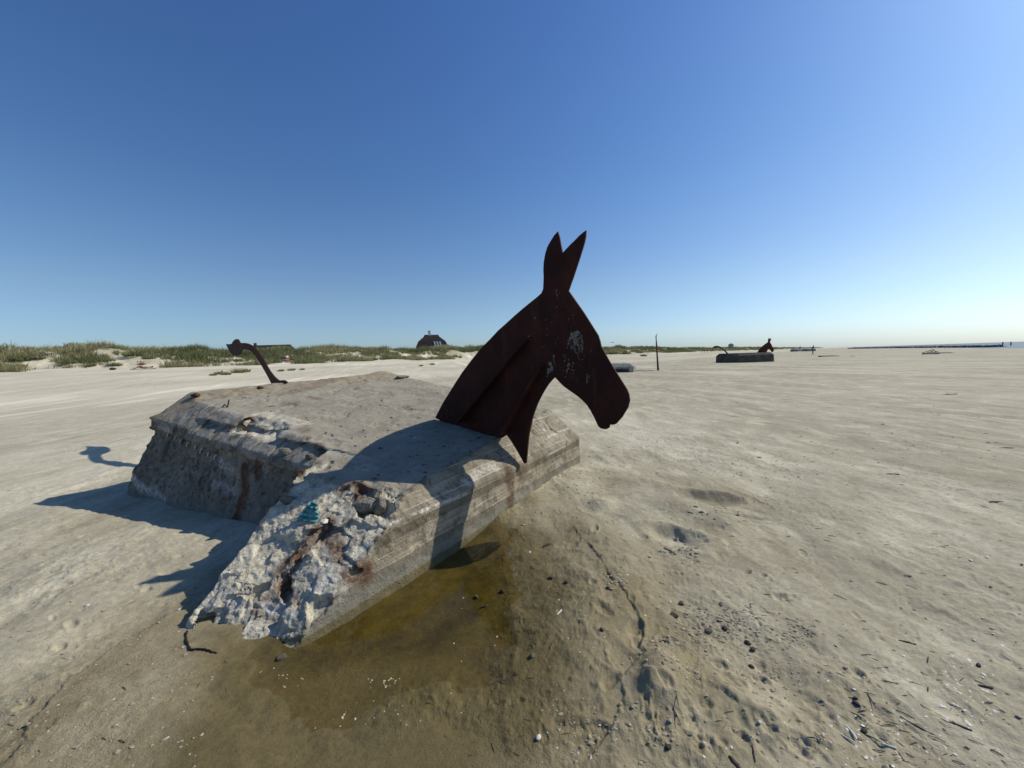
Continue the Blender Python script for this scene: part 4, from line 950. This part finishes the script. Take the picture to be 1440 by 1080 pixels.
# single tufts one can tell apart at the dune foot
TUFT = [(31, 507, 1.2), (12, 509, .8), (55, 505, .9), (118, 506, .8), (140, 504, 1.1), (152, 508, .7), (188, 500, 1.3), (210, 504, 1.0), (200, 513, .5), (238, 497, 1.3), (28, 516, .7), (95, 511, .9), (128, 515, .6), (158, 514, .7), (166, 514, .6), (280, 503, 1.2), (335, 508, .8), (310, 526, .9), (318, 527, .8), (337, 524, 1.2), (345, 523, .9), (300, 528, .6), (385, 510, .7), (400, 504, 1.),
        (395, 522, .6), (410, 521, .7), (425, 520, .5), (500, 506, .9), (512, 508, .7), (525, 506, 1.1), (540, 505, 1.0), (572, 505, .9), (592, 505, .8), (625, 503, .8), (640, 502, .7), (608, 513, .6), (592, 515, .5), (855, 498, 1.2), (862, 498, 1.0), (880, 498, 1.3), (905, 501, .7)]
def tuft_objects():
    kinds = []
    for k in range(4):
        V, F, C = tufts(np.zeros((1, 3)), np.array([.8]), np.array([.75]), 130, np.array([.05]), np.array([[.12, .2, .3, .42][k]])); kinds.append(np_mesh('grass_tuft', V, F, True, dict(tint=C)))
    for k, (px, py, s_) in enumerate(TUFT):
        p = at_px(px, py, 14); d = math.hypot(p[0], p[1])
        o = link('grass_tuft', kinds[k % 4], MAT_GRASS); s2 = s_*max(.8, d*.020); o.scale = (s2*1.15, s2*1.15, s2*.8); o.location = p; o.rotation_euler = (0, 0, k*2.1)
        tag(o, 'small separate clump of green marram grass on bare sand before the dune ridge', 'grass clump', 'separate grass clumps at the foot of the dunes')
tuft_objects()

# ------------------------------------------------------------------ far mule bunkers
def far_mule(px_l, px_r, base_px, depth, yaw, Lx, Wy, Hb, label, head_s, group, mats, detail=True):
    c = (ray((px_l+px_r)/2, base_px)); c = c/c[1]*depth; loc = (c[0], c[1], terr1(c[0], c[1])-.05)
    root = empty('mule_bunker', loc, label, 'sculpture', group); root.rotation_euler = (0, 0, yaw)
    mb = MB(); ch = .35; X, Y = Lx/2, Wy/2; vs = []
    for (zz, ix, iy) in ((-.3, 0, 0), (Hb-.35, .05, .05), (Hb, ch, ch)):
        q = min(1.1, X*.3); cx_, cy_ = X-ix, Y-iy
        vs += [(-cx_+q, -cy_, zz), (cx_-q*.6, -cy_, zz), (cx_, -cy_+q*.6, zz), (cx_, cy_-q*.6, zz), (cx_-q*.6, cy_, zz), (-cx_+q, cy_, zz), (-cx_, cy_-q, zz), (-cx_, -cy_+q, zz)]
    fs = [tuple(range(16, 24))]+[(r*8+k, r*8+(k+1) % 8, (r+1)*8+(k+1) % 8, (r+1)*8+k) for r in range(2) for k in range(8)]
    mb.add(vs, fs); mb.build('bunker_block', mats[0], root)
    # the same flat head, standing near the right-hand end
    pts = []
    for a, b in HEAD+[]:
        p = on_plane(a, b, HP)-HB; pts.append((p@np.array([math.cos(HY), math.sin(HY), 0]), p[2]))
    x0 = Lx/2-1.35*head_s
    H3 = [(x0+u*head_s, 0, Hb-.1+v*head_s) for u, v in pts]; hd = plate('mule_head', H3, (0, -1, 0), .06, mats[1], root)
    for E_ in (EAR_A, EAR_B):
        q = [on_plane(a, b, HP)-HB for a, b in E_]; plate('ear', [(x0+(p@np.array([math.cos(HY), math.sin(HY), 0]))*head_s, 0, Hb-.1+p[2]*head_s) for p in q], (0, -1, 0), .055, mats[1], hd)
    # tail rising from the left-hand end in a long backward curve
    tp_ = []; n = 9
    C = [(-Lx/2+1.1, Hb-.1), (-Lx/2+.75, Hb+.25), (-Lx/2+.35, Hb+.62), (-Lx/2-.15, Hb+.95), (-Lx/2-.6, Hb+1.08), (-Lx/2-1.0, Hb+1.02), (-Lx/2-1.35, Hb+.92)]
    up = [(u, 0, v+w_) for (u, v), w_ in zip(C, (.16, .12, .10, .09, .10, .13, .02))]; dn = [(u, 0, v-w_) for (u, v), w_ in zip(C, (.12, .12, .09, .09, .10, .16, .02))]
    plate('mule_tail', up+dn[::-1], (0, -1, 0), .06, mats[1], root)
    return root
MAT_CON_FAR = simple_mat('distant_concrete', (.066, .060, .052), (.115, .104, .090), 1.2, .95, .1)
MAT_STEEL_FAR = simple_mat('distant_rusted_steel', (.050, .016, .010), (.085, .028, .016), 1.0, .85, .2)
far_mule(1011, 1080, 508, 57, rad(7), 7.2, 4.6, 1.42, 'middle distance dark concrete mule bunker with steel head and tail on open sand', 1.06, None, (MAT_CON_FAR, MAT_STEEL_FAR))
MAT_CON_HAZE = simple_mat('haze_tinted_concrete', (.20, .205, .20), (.27, .27, .265), 1.2, .95, .1); MAT_ST_HAZE = simple_mat('haze_tinted_steel', (.10, .095, .095), (.14, .13, .13), 1.0, .9, .1)  # distance haze put into the paler, greyer colours
far_mule(1113, 1127, 493, 262, rad(25), 7.4, 5, 1.7, 'tiny hazy mule bunker on the skyline, left of the farther pair, nearer the dunes', 1.15, None, (MAT_CON_HAZE, MAT_ST_HAZE))
far_mule(1130, 1144, 493.5, 250, rad(15), 7.2, 5, 1.6, 'tiny hazy mule bunker on the skyline right behind the walking person', 1.2, None, (MAT_CON_HAZE, MAT_ST_HAZE))

# ------------------------------------------------------------------ smaller bunker block right of the mule head
def small_block():
    p = at_px(878, 523, 10); root = empty('bunker_remnant', (p[0], p[1], p[2]), 'low grey concrete bunker remnant with dark opening just right of the mule muzzle', 'bunker remnant'); root.rotation_euler = (0, 0, rad(-12))
    mb = MB(); vs = []
    for z_, X0, X1, Y_ in ((-.2, -1.9, 1.0, 1.2), (.55, -1.9, .98, 1.2), (.82, -1.5, .70, .9), (.92, -1.1, .1, .5)):
        vs += [(X0, -Y_, z_), (X1-.25, -Y_, z_), (X1, -Y_+.4, z_), (X1, Y_, z_), (X0, Y_, z_)]
    fs = [tuple(range(15, 20))]+[(r*5+k, r*5+(k+1) % 5, (r+1)*5+(k+1) % 5, (r+1)*5+k) for r in range(3) for k in range(5)]
    mb.add(vs, fs); b = mb.build('bunker_block', MAT_CON_FAR2, root)
    mb = MB(); mb.box((-.55, -1.206, .14), (1.7, .02, .46)); mb.build('opening', MAT_OPENING_SHADE, root)  # thin dark panel on solid concrete, painted shade of an opening
    mb = MB(); mb.box((.50, -1.16, .24), (.26, .20, .52)); mb.build('jamb', MAT_CON_FAR2, root, bevel=.03)
    p = at_px(905, 521.5, 10); o = link('concrete_slab', rock_mesh('concrete_slab', 77, 3, (1.4, .5, .16)), MAT_CON_FAR2); o.location = (p[0], p[1], p[2]); o.scale = (.8, .8, .8); tag(o, 'flat concrete slab half buried between the small remnant and the post', 'slab')
MAT_CON_FAR2 = simple_mat('bleached_concrete', (.23, .22, .19), (.36, .345, .30), 3, .95, .1, .02, 8); MAT_OPENING_SHADE = simple_mat('opening_shade', (.025, .024, .024), (.06, .058, .055), 3)
small_block()

# ------------------------------------------------------------------ weathered post
def post():
    p = at_px(925.5, 521, 10); d = p[1]; k = d/FPX
    root = empty('beach_post', tuple(p), 'thin weathered post with reddish band and twiggy top standing right of the mule head', 'post')
    ln = -.10
    def q(h_): return (ln*h_*k*.55, 0, h_*k)
    mb = MB(); mb.tube([q(-2), q(8), q(22), q(27)], [1.55*k, 1.35*k, 1.05*k, 1.05*k], 9); mb.build('pole', MAT_POST, root)
    mb = MB(); mb.tube([q(27), q(31), q(35)], [1.35*k, 1.45*k, 1.3*k], 9); mb.build('marker_band', MAT_BAND, root)
    mb = MB(); mb.tube([q(35), q(42), q(47)], [1.05*k, .75*k, .35*k], 7); mb.build('pole_tip', MAT_POST, root)
    mb = MB(); a = q(44)
    mb.tube([a, (a[0]+.5*k, 0, 49*k), (a[0]+1.2*k, 0, 52*k)], [.35*k, .5*k, .12*k], 5); mb.tube([a, (a[0]-.9*k, 0, 47*k), (a[0]-.6*k, 0, 49.5*k)], [.3*k, .3*k, .1*k], 5); mb.build('twigs', MAT_POST, root)
MAT_POST = simple_mat('old_post', (.050, .040, .030), (.12, .095, .07), 6); MAT_BAND = simple_mat('faded_red_band', (.13, .05, .035), (.20, .09, .065), 6)
post()

# ------------------------------------------------------------------ houses behind the dune
MAT_THATCH = simple_mat('dark_thatch', (.022, .019, .018), (.055, .045, .040), 2.5, .95, .1, .05, 9); MAT_BRICKW = simple_mat('whitewash', (.62, .60, .56), (.78, .76, .72), 3); MAT_WALL = simple_mat('dark_timber_wall', (.06, .05, .04), (.10, .085, .07), 2); MAT_GLASS = simple_mat('window_glass', (.28, .33, .38), (.40, .45, .50), .6, .12, .6)
def house(px, depth, top_z, label, L, W, ridge, rz, rise, parts):
    d = ray(px, 480); d = d/d[1]*depth; root = empty('thatched_house' if parts else 'long_house', (d[0], d[1], top_z-rise-2.2), label, 'house'); root.rotation_euler = (0, 0, rz)
    mb = MB(); mb.box((0, 0, 1.1), (L-.8, W-.8, 2.2)); mb.build('wall', MAT_WALL, root)
    # thatch swelling roof: eaves, a fuller shoulder, the ridge
    mb = MB(); vs = []
    rows = ((1.9, L/2, W/2), (2.2+rise*.30, L/2*.93, W/2*.86), (2.2+rise*.62, L/2*.78, W/2*.56), (2.2+rise*.88, ridge/2+.35, W/2*.22), (2.2+rise, ridge/2, .06)) if parts else ((1.9, L/2, W/2), (2.2+rise*.5, L/2*.97, W/2*.52), (2.2+rise, L/2*.92, .06))
    for z_, a, b in rows: vs += [(-a, -b, z_), (a, -b, z_), (a, b, z_), (-a, b, z_)]
    n = len(rows); fs = [(0, 3, 2, 1), tuple((n-1)*4+k for k in range(4))]+[(r*4+k, r*4+(k+1) % 4, (r+1)*4+(k+1) % 4, (r+1)*4+k) for r in range(n-1) for k in range(4)]
    mb.add(vs, fs); rf = mb.build('roof', MAT_THATCH, root)
    return root, rf, rise
root, rf, rise = house(607, 122, 9.9, 'dark thatched house with white chimney peeking over the dune left of the mule neck', 10.6, 7.5, 4.2, rad(14), 5.6, True)
mb = MB(); mb.box((-.6, .0, 2.2+rise+.35), (.75, .75, 1.5)); ch = mb.build('chimney', MAT_BRICKW, rf); mb = MB(); mb.box((-.6, 0, 2.2+rise+1.16), (.9, .9, .12)); mb.build('chimney_cap', MAT_WALL, ch)
for u in (.7, 1.55, 2.4):
    mb = MB(); yb, yt = -7.5/2*.80, -7.5/2*.60; zb, zt = 2.2+rise*.36, 2.2+rise*.60
    vs = [(u, yb-.10, zb), (u+.5, yb-.10, zb), (u+.25, yt-.12, zt), (u-.25, yt-.12, zt)]; vs += [(a, b+.25, c-.1) for a, b, c in vs]
    mb.add(vs, [(0, 1, 2, 3), (4, 7, 6, 5), (0, 4, 5, 1), (1, 5, 6, 2), (2, 6, 7, 3), (3, 7, 4, 0)]); mb.build('skylight', MAT_GLASS, rf)
mb = MB(); mb.box((-3.4, -3.0, 2.9), (1.5, 1.2, 1.3)); dm = mb.build('dormer', MAT_WALL, rf); mb = MB(); mb.box((-3.4, -3.62, 2.9), (1.1, .05, .8)); mb.build('dormer_window', MAT_GLASS, dm)
r2, rf2, rise2 = house(372, 96, 6.95, 'long low dark roof with a small chimney behind the dune, above the mule tail', 13.0, 8, 11, rad(6), 2.6, False)
mb = MB(); mb.box((-2.2, 0, 2.2+rise2+.2), (.5, .5, .75)); mb.build('chimney', MAT_WALL, rf2)
def hut():
    d = ray(1028, 486); d = d/d[1]*300; root = empty('beach_hut', (d[0], d[1], 3.9), 'small dark hut on the far dune top above the middle mule bunker', 'hut')
    mb = MB(); mb.box((0, 0, 1.2), (2.6, 2.6, 2.6)); mb.build('wall', MAT_CON_HAZE, root)
    mb = MB(); mb.add([(-1.7, -1.7, 2.5), (1.7, -1.7, 2.5), (1.7, 1.7, 2.5), (-1.7, 1.7, 2.5), (-.3, 0, 3.8), (.3, 0, 3.8)], [(0, 1, 5, 4), (2, 3, 4, 5), (1, 2, 5), (3, 0, 4), (0, 3, 2, 1)]); mb.build('roof', MAT_ST_HAZE, root)
hut()

# ------------------------------------------------------------------ people (far away)
def skin_mesh(name, verts, edges, radii, root=0, sub=1):
    me = bpy.data.meshes.new(name); me.from_pydata(verts, edges, []); o = bpy.data.objects.new(name, me); COL.objects.link(o)
    sk = o.modifiers.new('skin', 'SKIN'); 
    for v, r in zip(me.skin_vertices[0].data, radii): v.radius = (r, r*.85) if not isinstance(r, tuple) else r
    me.skin_vertices[0].data[root].use_root = True
    ss = o.modifiers.new('sub', 'SUBSURF'); ss.levels = sub; ss.render_levels = sub
    dg = bpy.context.evaluated_depsgraph_get(); ev = o.evaluated_get(dg); out = bpy.data.meshes.new_from_object(ev); bpy.data.objects.remove(o); bpy.data.meshes.remove(me)
    for p in out.polygons: p.use_smooth = True
    out.name = name; return out
MAT_SKIN = simple_mat('skin', (.30, .17, .11), (.36, .21, .14), 4, .6); MAT_HAIR = simple_mat('hair', (.03, .02, .015), (.06, .04, .03), 20)
def cloth(name, c): return simple_mat(name, tuple(q*.85 for q in c), c, 6)
POSES = {
 'stand': dict(pel=(0, 0, .95), che=(0, .01, 1.30), nec=(0, 0, 1.48), hea=(0, -.02, 1.62), top=(0, -.01, 1.74), lk=(.10, -.02, .50), rk=(-.10, .02, .50), lf=(.11, .02, .06), rf=(-.11, .04, .06), lt=(.12, -.12, .03), rt=(-.12, -.10, .03), ls=(.19, 0, 1.42), le=(.25, .02, 1.14), lh=(.24, -.08, .90), rs=(-.19, 0, 1.42), re=(-.25, .02, 1.14), rh=(-.24, -.06, .90)),
 'walk': dict(pel=(0, 0, .93), che=(0, -.03, 1.29), nec=(0, -.05, 1.47), hea=(0, -.08, 1.60), top=(0, -.07, 1.72), lk=(.09, -.16, .52), rk=(-.09, .10, .50), lf=(.10, -.30, .08), rf=(-.10, .40, .16), lt=(.10, -.46, .06), rt=(-.10, .32, .04), ls=(.19, -.03, 1.40), le=(.24, .14, 1.16), lh=(.22, .20, .93), rs=(-.19, -.03, 1.40), re=(-.25, -.14, 1.15), rh=(-.20, -.34, 1.00)),
 'sit': dict(pel=(0, 0, .14), che=(0, .10, .50), nec=(0, .10, .68), hea=(0, .07, .82), top=(0, .08, .94), lk=(.14, -.40, .46), rk=(-.14, -.40, .44), lf=(.12, -.62, .08), rf=(-.12, -.62, .08), lt=(.12, -.78, .05), rt=(-.12, -.78, .05), ls=(.19, .10, .62), le=(.26, -.10, .44), lh=(.16, -.34, .48), rs=(-.19, .10, .62), re=(-.28, .22, .34), rh=(-.30, .30, .08)),
 'lie': dict(pel=(0, 0, .13), che=(0, .36, .15), nec=(0, .54, .17), hea=(0, .68, .20), top=(0, .80, .21), lk=(.10, -.44, .16), rk=(-.10, -.42, .30), lf=(.12, -.86, .07), rf=(-.10, -.70, .07), lt=(.13, -.95, .16), rt=(-.10, -.84, .06), ls=(.19, .48, .14), le=(.30, .26, .10), lh=(.24, .02, .10), rs=(-.19, .48, .14), re=(-.36, .56, .10), rh=(-.30, .80, .10))}
def person(pose, loc, rz, label, top_c, bot_c, group=None, sc=1.):
    K_ = POSES[pose]; nm = list(K_); V_ = [K_[k] for k in nm]; ix = {k: i for i, k in enumerate(nm)}
    R_ = dict(pel=.13, che=.135, nec=.055, hea=.085, top=.055, lk=.062, rk=.062, lf=.042, rf=.042, lt=.032, rt=.032, ls=.06, rs=.06, le=.042, re=.042, lh=.034, rh=.034)
    E_ = [('pel', 'che'), ('che', 'nec'), ('nec', 'hea'), ('hea', 'top'), ('pel', 'lk'), ('pel', 'rk'), ('lk', 'lf'), ('rk', 'rf'), ('lf', 'lt'), ('rf', 'rt'), ('che', 'ls'), ('ls', 'le'), ('le', 'lh'), ('che', 'rs'), ('rs', 're'), ('re', 'rh')]
    body = skin_mesh('person', V_, [(ix[a], ix[b]) for a, b in E_], [R_[k] for k in nm])
    o = link('person', body, MAT_SKIN); o.location = loc; o.rotation_euler = (0, 0, rz); o.scale = (sc,)*3; tag(o, label, 'person', group)
    def mid(a, b, t_): return tuple(np.array(K_[a])*(1-t_)+np.array(K_[b])*t_)
    if top_c:
        v = [mid('pel', 'che', .15), K_['che'], mid('che', 'nec', .6), mid('che', 'ls', .9), mid('ls', 'le', .6), mid('che', 'rs', .9), mid('rs', 're', .6)]
        link('shirt', skin_mesh('shirt', v, [(0, 1), (1, 2), (1, 3), (3, 4), (1, 5), (5, 6)], [.15, .155, .075, .075, .06, .075, .06]), cloth('shirt_cloth', top_c), o)
    v = [K_['pel'], mid('pel', 'che', .12), mid('pel', 'lk', .85), mid('pel', 'rk', .85)]
    link('shorts', skin_mesh('shorts', v, [(0, 1), (0, 2), (0, 3)], [.15, .145, .085, .085]), cloth('shorts_cloth', bot_c), o)
    t_ = np.array(K_['top']); h_ = np.array(K_['hea'])
    hm = rock_mesh('hair', 3, 2, (.098, .108, .10), .08); ho = link('hair', hm, MAT_HAIR, o); ho.location = tuple(h_*.35+t_*.65+np.array([0, .012, .012]))
    return o
def gl(px, depth):
    d = ray(px, 495); d = d/d[1]*depth; return (d[0], d[1], float(terrain(np.array([d[0]]), np.array([d[1]]), False)[0]))
person('walk', gl(1143, 91), rad(100), 'person walking on the open sand right of the middle mule bunker', (.05, .05, .06), (.04, .04, .05))
person('stand', gl(987.5, 190), rad(20), 'person in dark blue standing leftmost of the group before the far dunes', (.05, .06, .14), (.03, .03, .05))
person('stand', gl(990.5, 193), rad(-60), 'person in dark red top standing in the middle of the group before the far dunes', (.22, .05, .05), (.04, .05, .10))
person('stand', gl(995, 188), rad(150), 'person with blue top and pale shorts standing rightmost of the group before far dunes', (.10, .13, .25), (.70, .70, .70))
def towel(px, py, dims, rz, c, label):
    p = at_px(px, py, 14); vs = []; fs = []; n = 8
    for j in range(n):
        for i in range(n):
            u, v = (i/(n-1)-.5)*dims[0], (j/(n-1)-.5)*dims[1]; X = p[0]+u*math.cos(rz)-v*math.sin(rz); Y = p[1]+u*math.sin(rz)+v*math.cos(rz); vs.append((X, Y, terr1(X, Y)+.03+.01*math.sin(i*2+j)))
    for j in range(n-1):
        for i in range(n-1): fs.append((j*n+i, j*n+i+1, (j+1)*n+i+1, (j+1)*n+i))
    return tag(link('beach_towel', np_mesh('beach_towel', vs, fs), cloth('towel_cloth', c)), label, 'towel'), p
_, p = towel(202, 519, (2.3, 1.2), rad(48), (.28, .10, .12), 'pinkish beach towel under the sunbather at the dune foot on the left')
person('lie', (p[0], p[1], p[2]+.05), rad(-55), 'person sunbathing flat on a pinkish towel at the dune foot on the left', None, (.30, .03, .04), None, 1.05)
d_ = np.array([.75, .66]); q = p[:2]-d_*2.6
o = link('beach_bag', rock_mesh('beach_bag', 8, 3, (.42, .25, .18), .12), cloth('bag_cloth', (.06, .05, .04))); o.location = (q[0], q[1], terr1(q[0], q[1])+.12); tag(o, 'dark bag lying on the sand left of the sunbather', 'bag')
p = at_px(414, 506.5, 14)
person('sit', (p[0]-.9, p[1]-.6, terr1(p[0]-.9, p[1]-.6)), rad(40), 'person in white shirt sitting at the dune foot above the mule tail base', (.72, .72, .74), (.55, .55, .58), None, 1.15)
person('sit', (p[0]+.9, p[1]+.5, terr1(p[0]+.9, p[1]+.5)), rad(15), 'bare chested person with red shorts sitting beside the one in white', None, (.35, .05, .05), None, 1.15)
towel(416, 508, (3.4, 1.6), rad(40), (.40, .16, .13), 'reddish towel under the two people sitting at the dune foot')

# ------------------------------------------------------------------ groyne, posts in the sea, sand mound, gull
def groyne():
    mb = MB(); rr = random.Random(2); A = ray(1402, 487.8); A = A/A[1]*150; B = ray(1196, 490.6); B = B/B[1]*420
    root_pts = []
    n = 420
    for k in range(n):
        t_ = (k/(n-1))**1.3; c = A*(1-t_)+B*t_; s_ = .55*(1+t_*1.3)
        for j in range(3):
            M = Matrix.Rotation(rr.uniform(0, 6.3), 4, 'Z') @ Matrix.Rotation(rr.uniform(-.5, .5), 4, 'X'); q = Vector((c[0]+rr.gauss(0, 1.2), c[1]+rr.gauss(0, .8), -.3+j*.30+rr.uniform(-.1, .12)))
            mb.box((0, 0, 0), (s_*rr.uniform(1, 2.2), s_*rr.uniform(.8, 1.6), s_*rr.uniform(.6, 1.1)), 0, Matrix.Translation(q) @ M)
    o = mb.build('stone_groyne', simple_mat('haze_tinted_rock', (.085, .09, .095), (.14, .145, .145), .6, .9), None); tag(o, 'long low dark stone groyne running along the waterline to the horizon on the right', 'groyne')  # rock lightened and greyed, distance haze put into its colour
groyne()
for k, px in enumerate((1410, 1421.5)):
    d = ray(px, 484); d = d/d[1]*190; mb = MB(); mb.tube([(0, 0, -1), (.02, 0, .9), (.05, 0, 1.75)], [.22, .20, .17], 8); mb.box((0.05, 0, 1.79), (.42, .42, .08))
    o = mb.build('sea_marker_post', MAT_POST, None); o.location = (d[0], d[1], -.1); tag(o, ('left' if k == 0 else 'right')+' of the two dark posts standing in the sea beyond the groyne end', 'post')
def mound():
    p = at_px(1310, 498, 30); o = link('sand_mound', rock_mesh('sand_mound', 61, 4, (1.7, 1.0, .42), .35), simple_mat('dark_mound', (.15, .14, .115), (.24, .225, .185), 2, .95, .1, .03, 12)); o.location = (p[0], p[1], p[2]+.05); tag(o, 'small dark sand mound on open beach below the groyne, topped by driftwood', 'mound')
    mb = MB()
    for k in range(7): mb.tube([(random.uniform(-1.6, 1.6), random.uniform(-.6, .6), .1), (random.uniform(-.5, .5), 0, random.uniform(.35, .75))], [.05, .03], 5)
    b = mb.build('driftwood_pile', MAT_TWIG, None); b.location = (p[0], p[1], p[2]+.15); tag(b, 'few grey driftwood pieces sticking out of the small sand mound', 'driftwood')
mound()
for (px, py, s_, lb) in ((1095, 496, .5, 'low dark weed heap right of the middle mule head'), (1163, 501.5, 1.5, 'long flat dark weed heap on the open sand below the skyline mules'), (1199, 501, .45, 'small dark weed heap right of the long flat one'), (1333, 496.6, 1.0, 'flat dark weed heap right of the sand mound')):
    p = at_px(px, py, 30); o = link('weed_heap', rock_mesh('weed_heap', int(px), 3, (1.5, .7, .22), .3), MAT_WEED2 if 'MAT_WEED2' in globals() else MAT_TWIG); o.scale = (s_,)*3; o.location = tuple(p); tag(o, lb, 'weed heap')
def gull():
    d = ray(861, 469); d = d/d[1]*70; mb = MB()
    mb.tube([(-.22, 0, 0), (-.08, 0, .02), (.08, 0, .03), (.2, 0, .05), (.27, 0, .04)], [.015, .06, .07, .045, .012], 8)
    b = mb.build('gull', simple_mat('gull_plumage', (.16, .17, .18), (.30, .31, .32), 8), None, True); b.location = tuple(d); b.rotation_euler = (0, 0, .5); tag(b, 'small gull gliding in the sky right of the mule forehead', 'bird')
    for k in (-1, 1):
        mb = MB(); mb.add([(.10, 0, .05), (-.06, 0, .05), (.06, k*.30, .14), (-.06, k*.28, .13), (-.02, k*.62, .06), (-.08, k*.60, .05)], [(0, 1, 3, 2), (2, 3, 5, 4)]); w_ = mb.build('wing', b.data.materials[0], b)
        md = w_.modifiers.new('thickness', 'SOLIDIFY'); md.thickness = .015
gull()
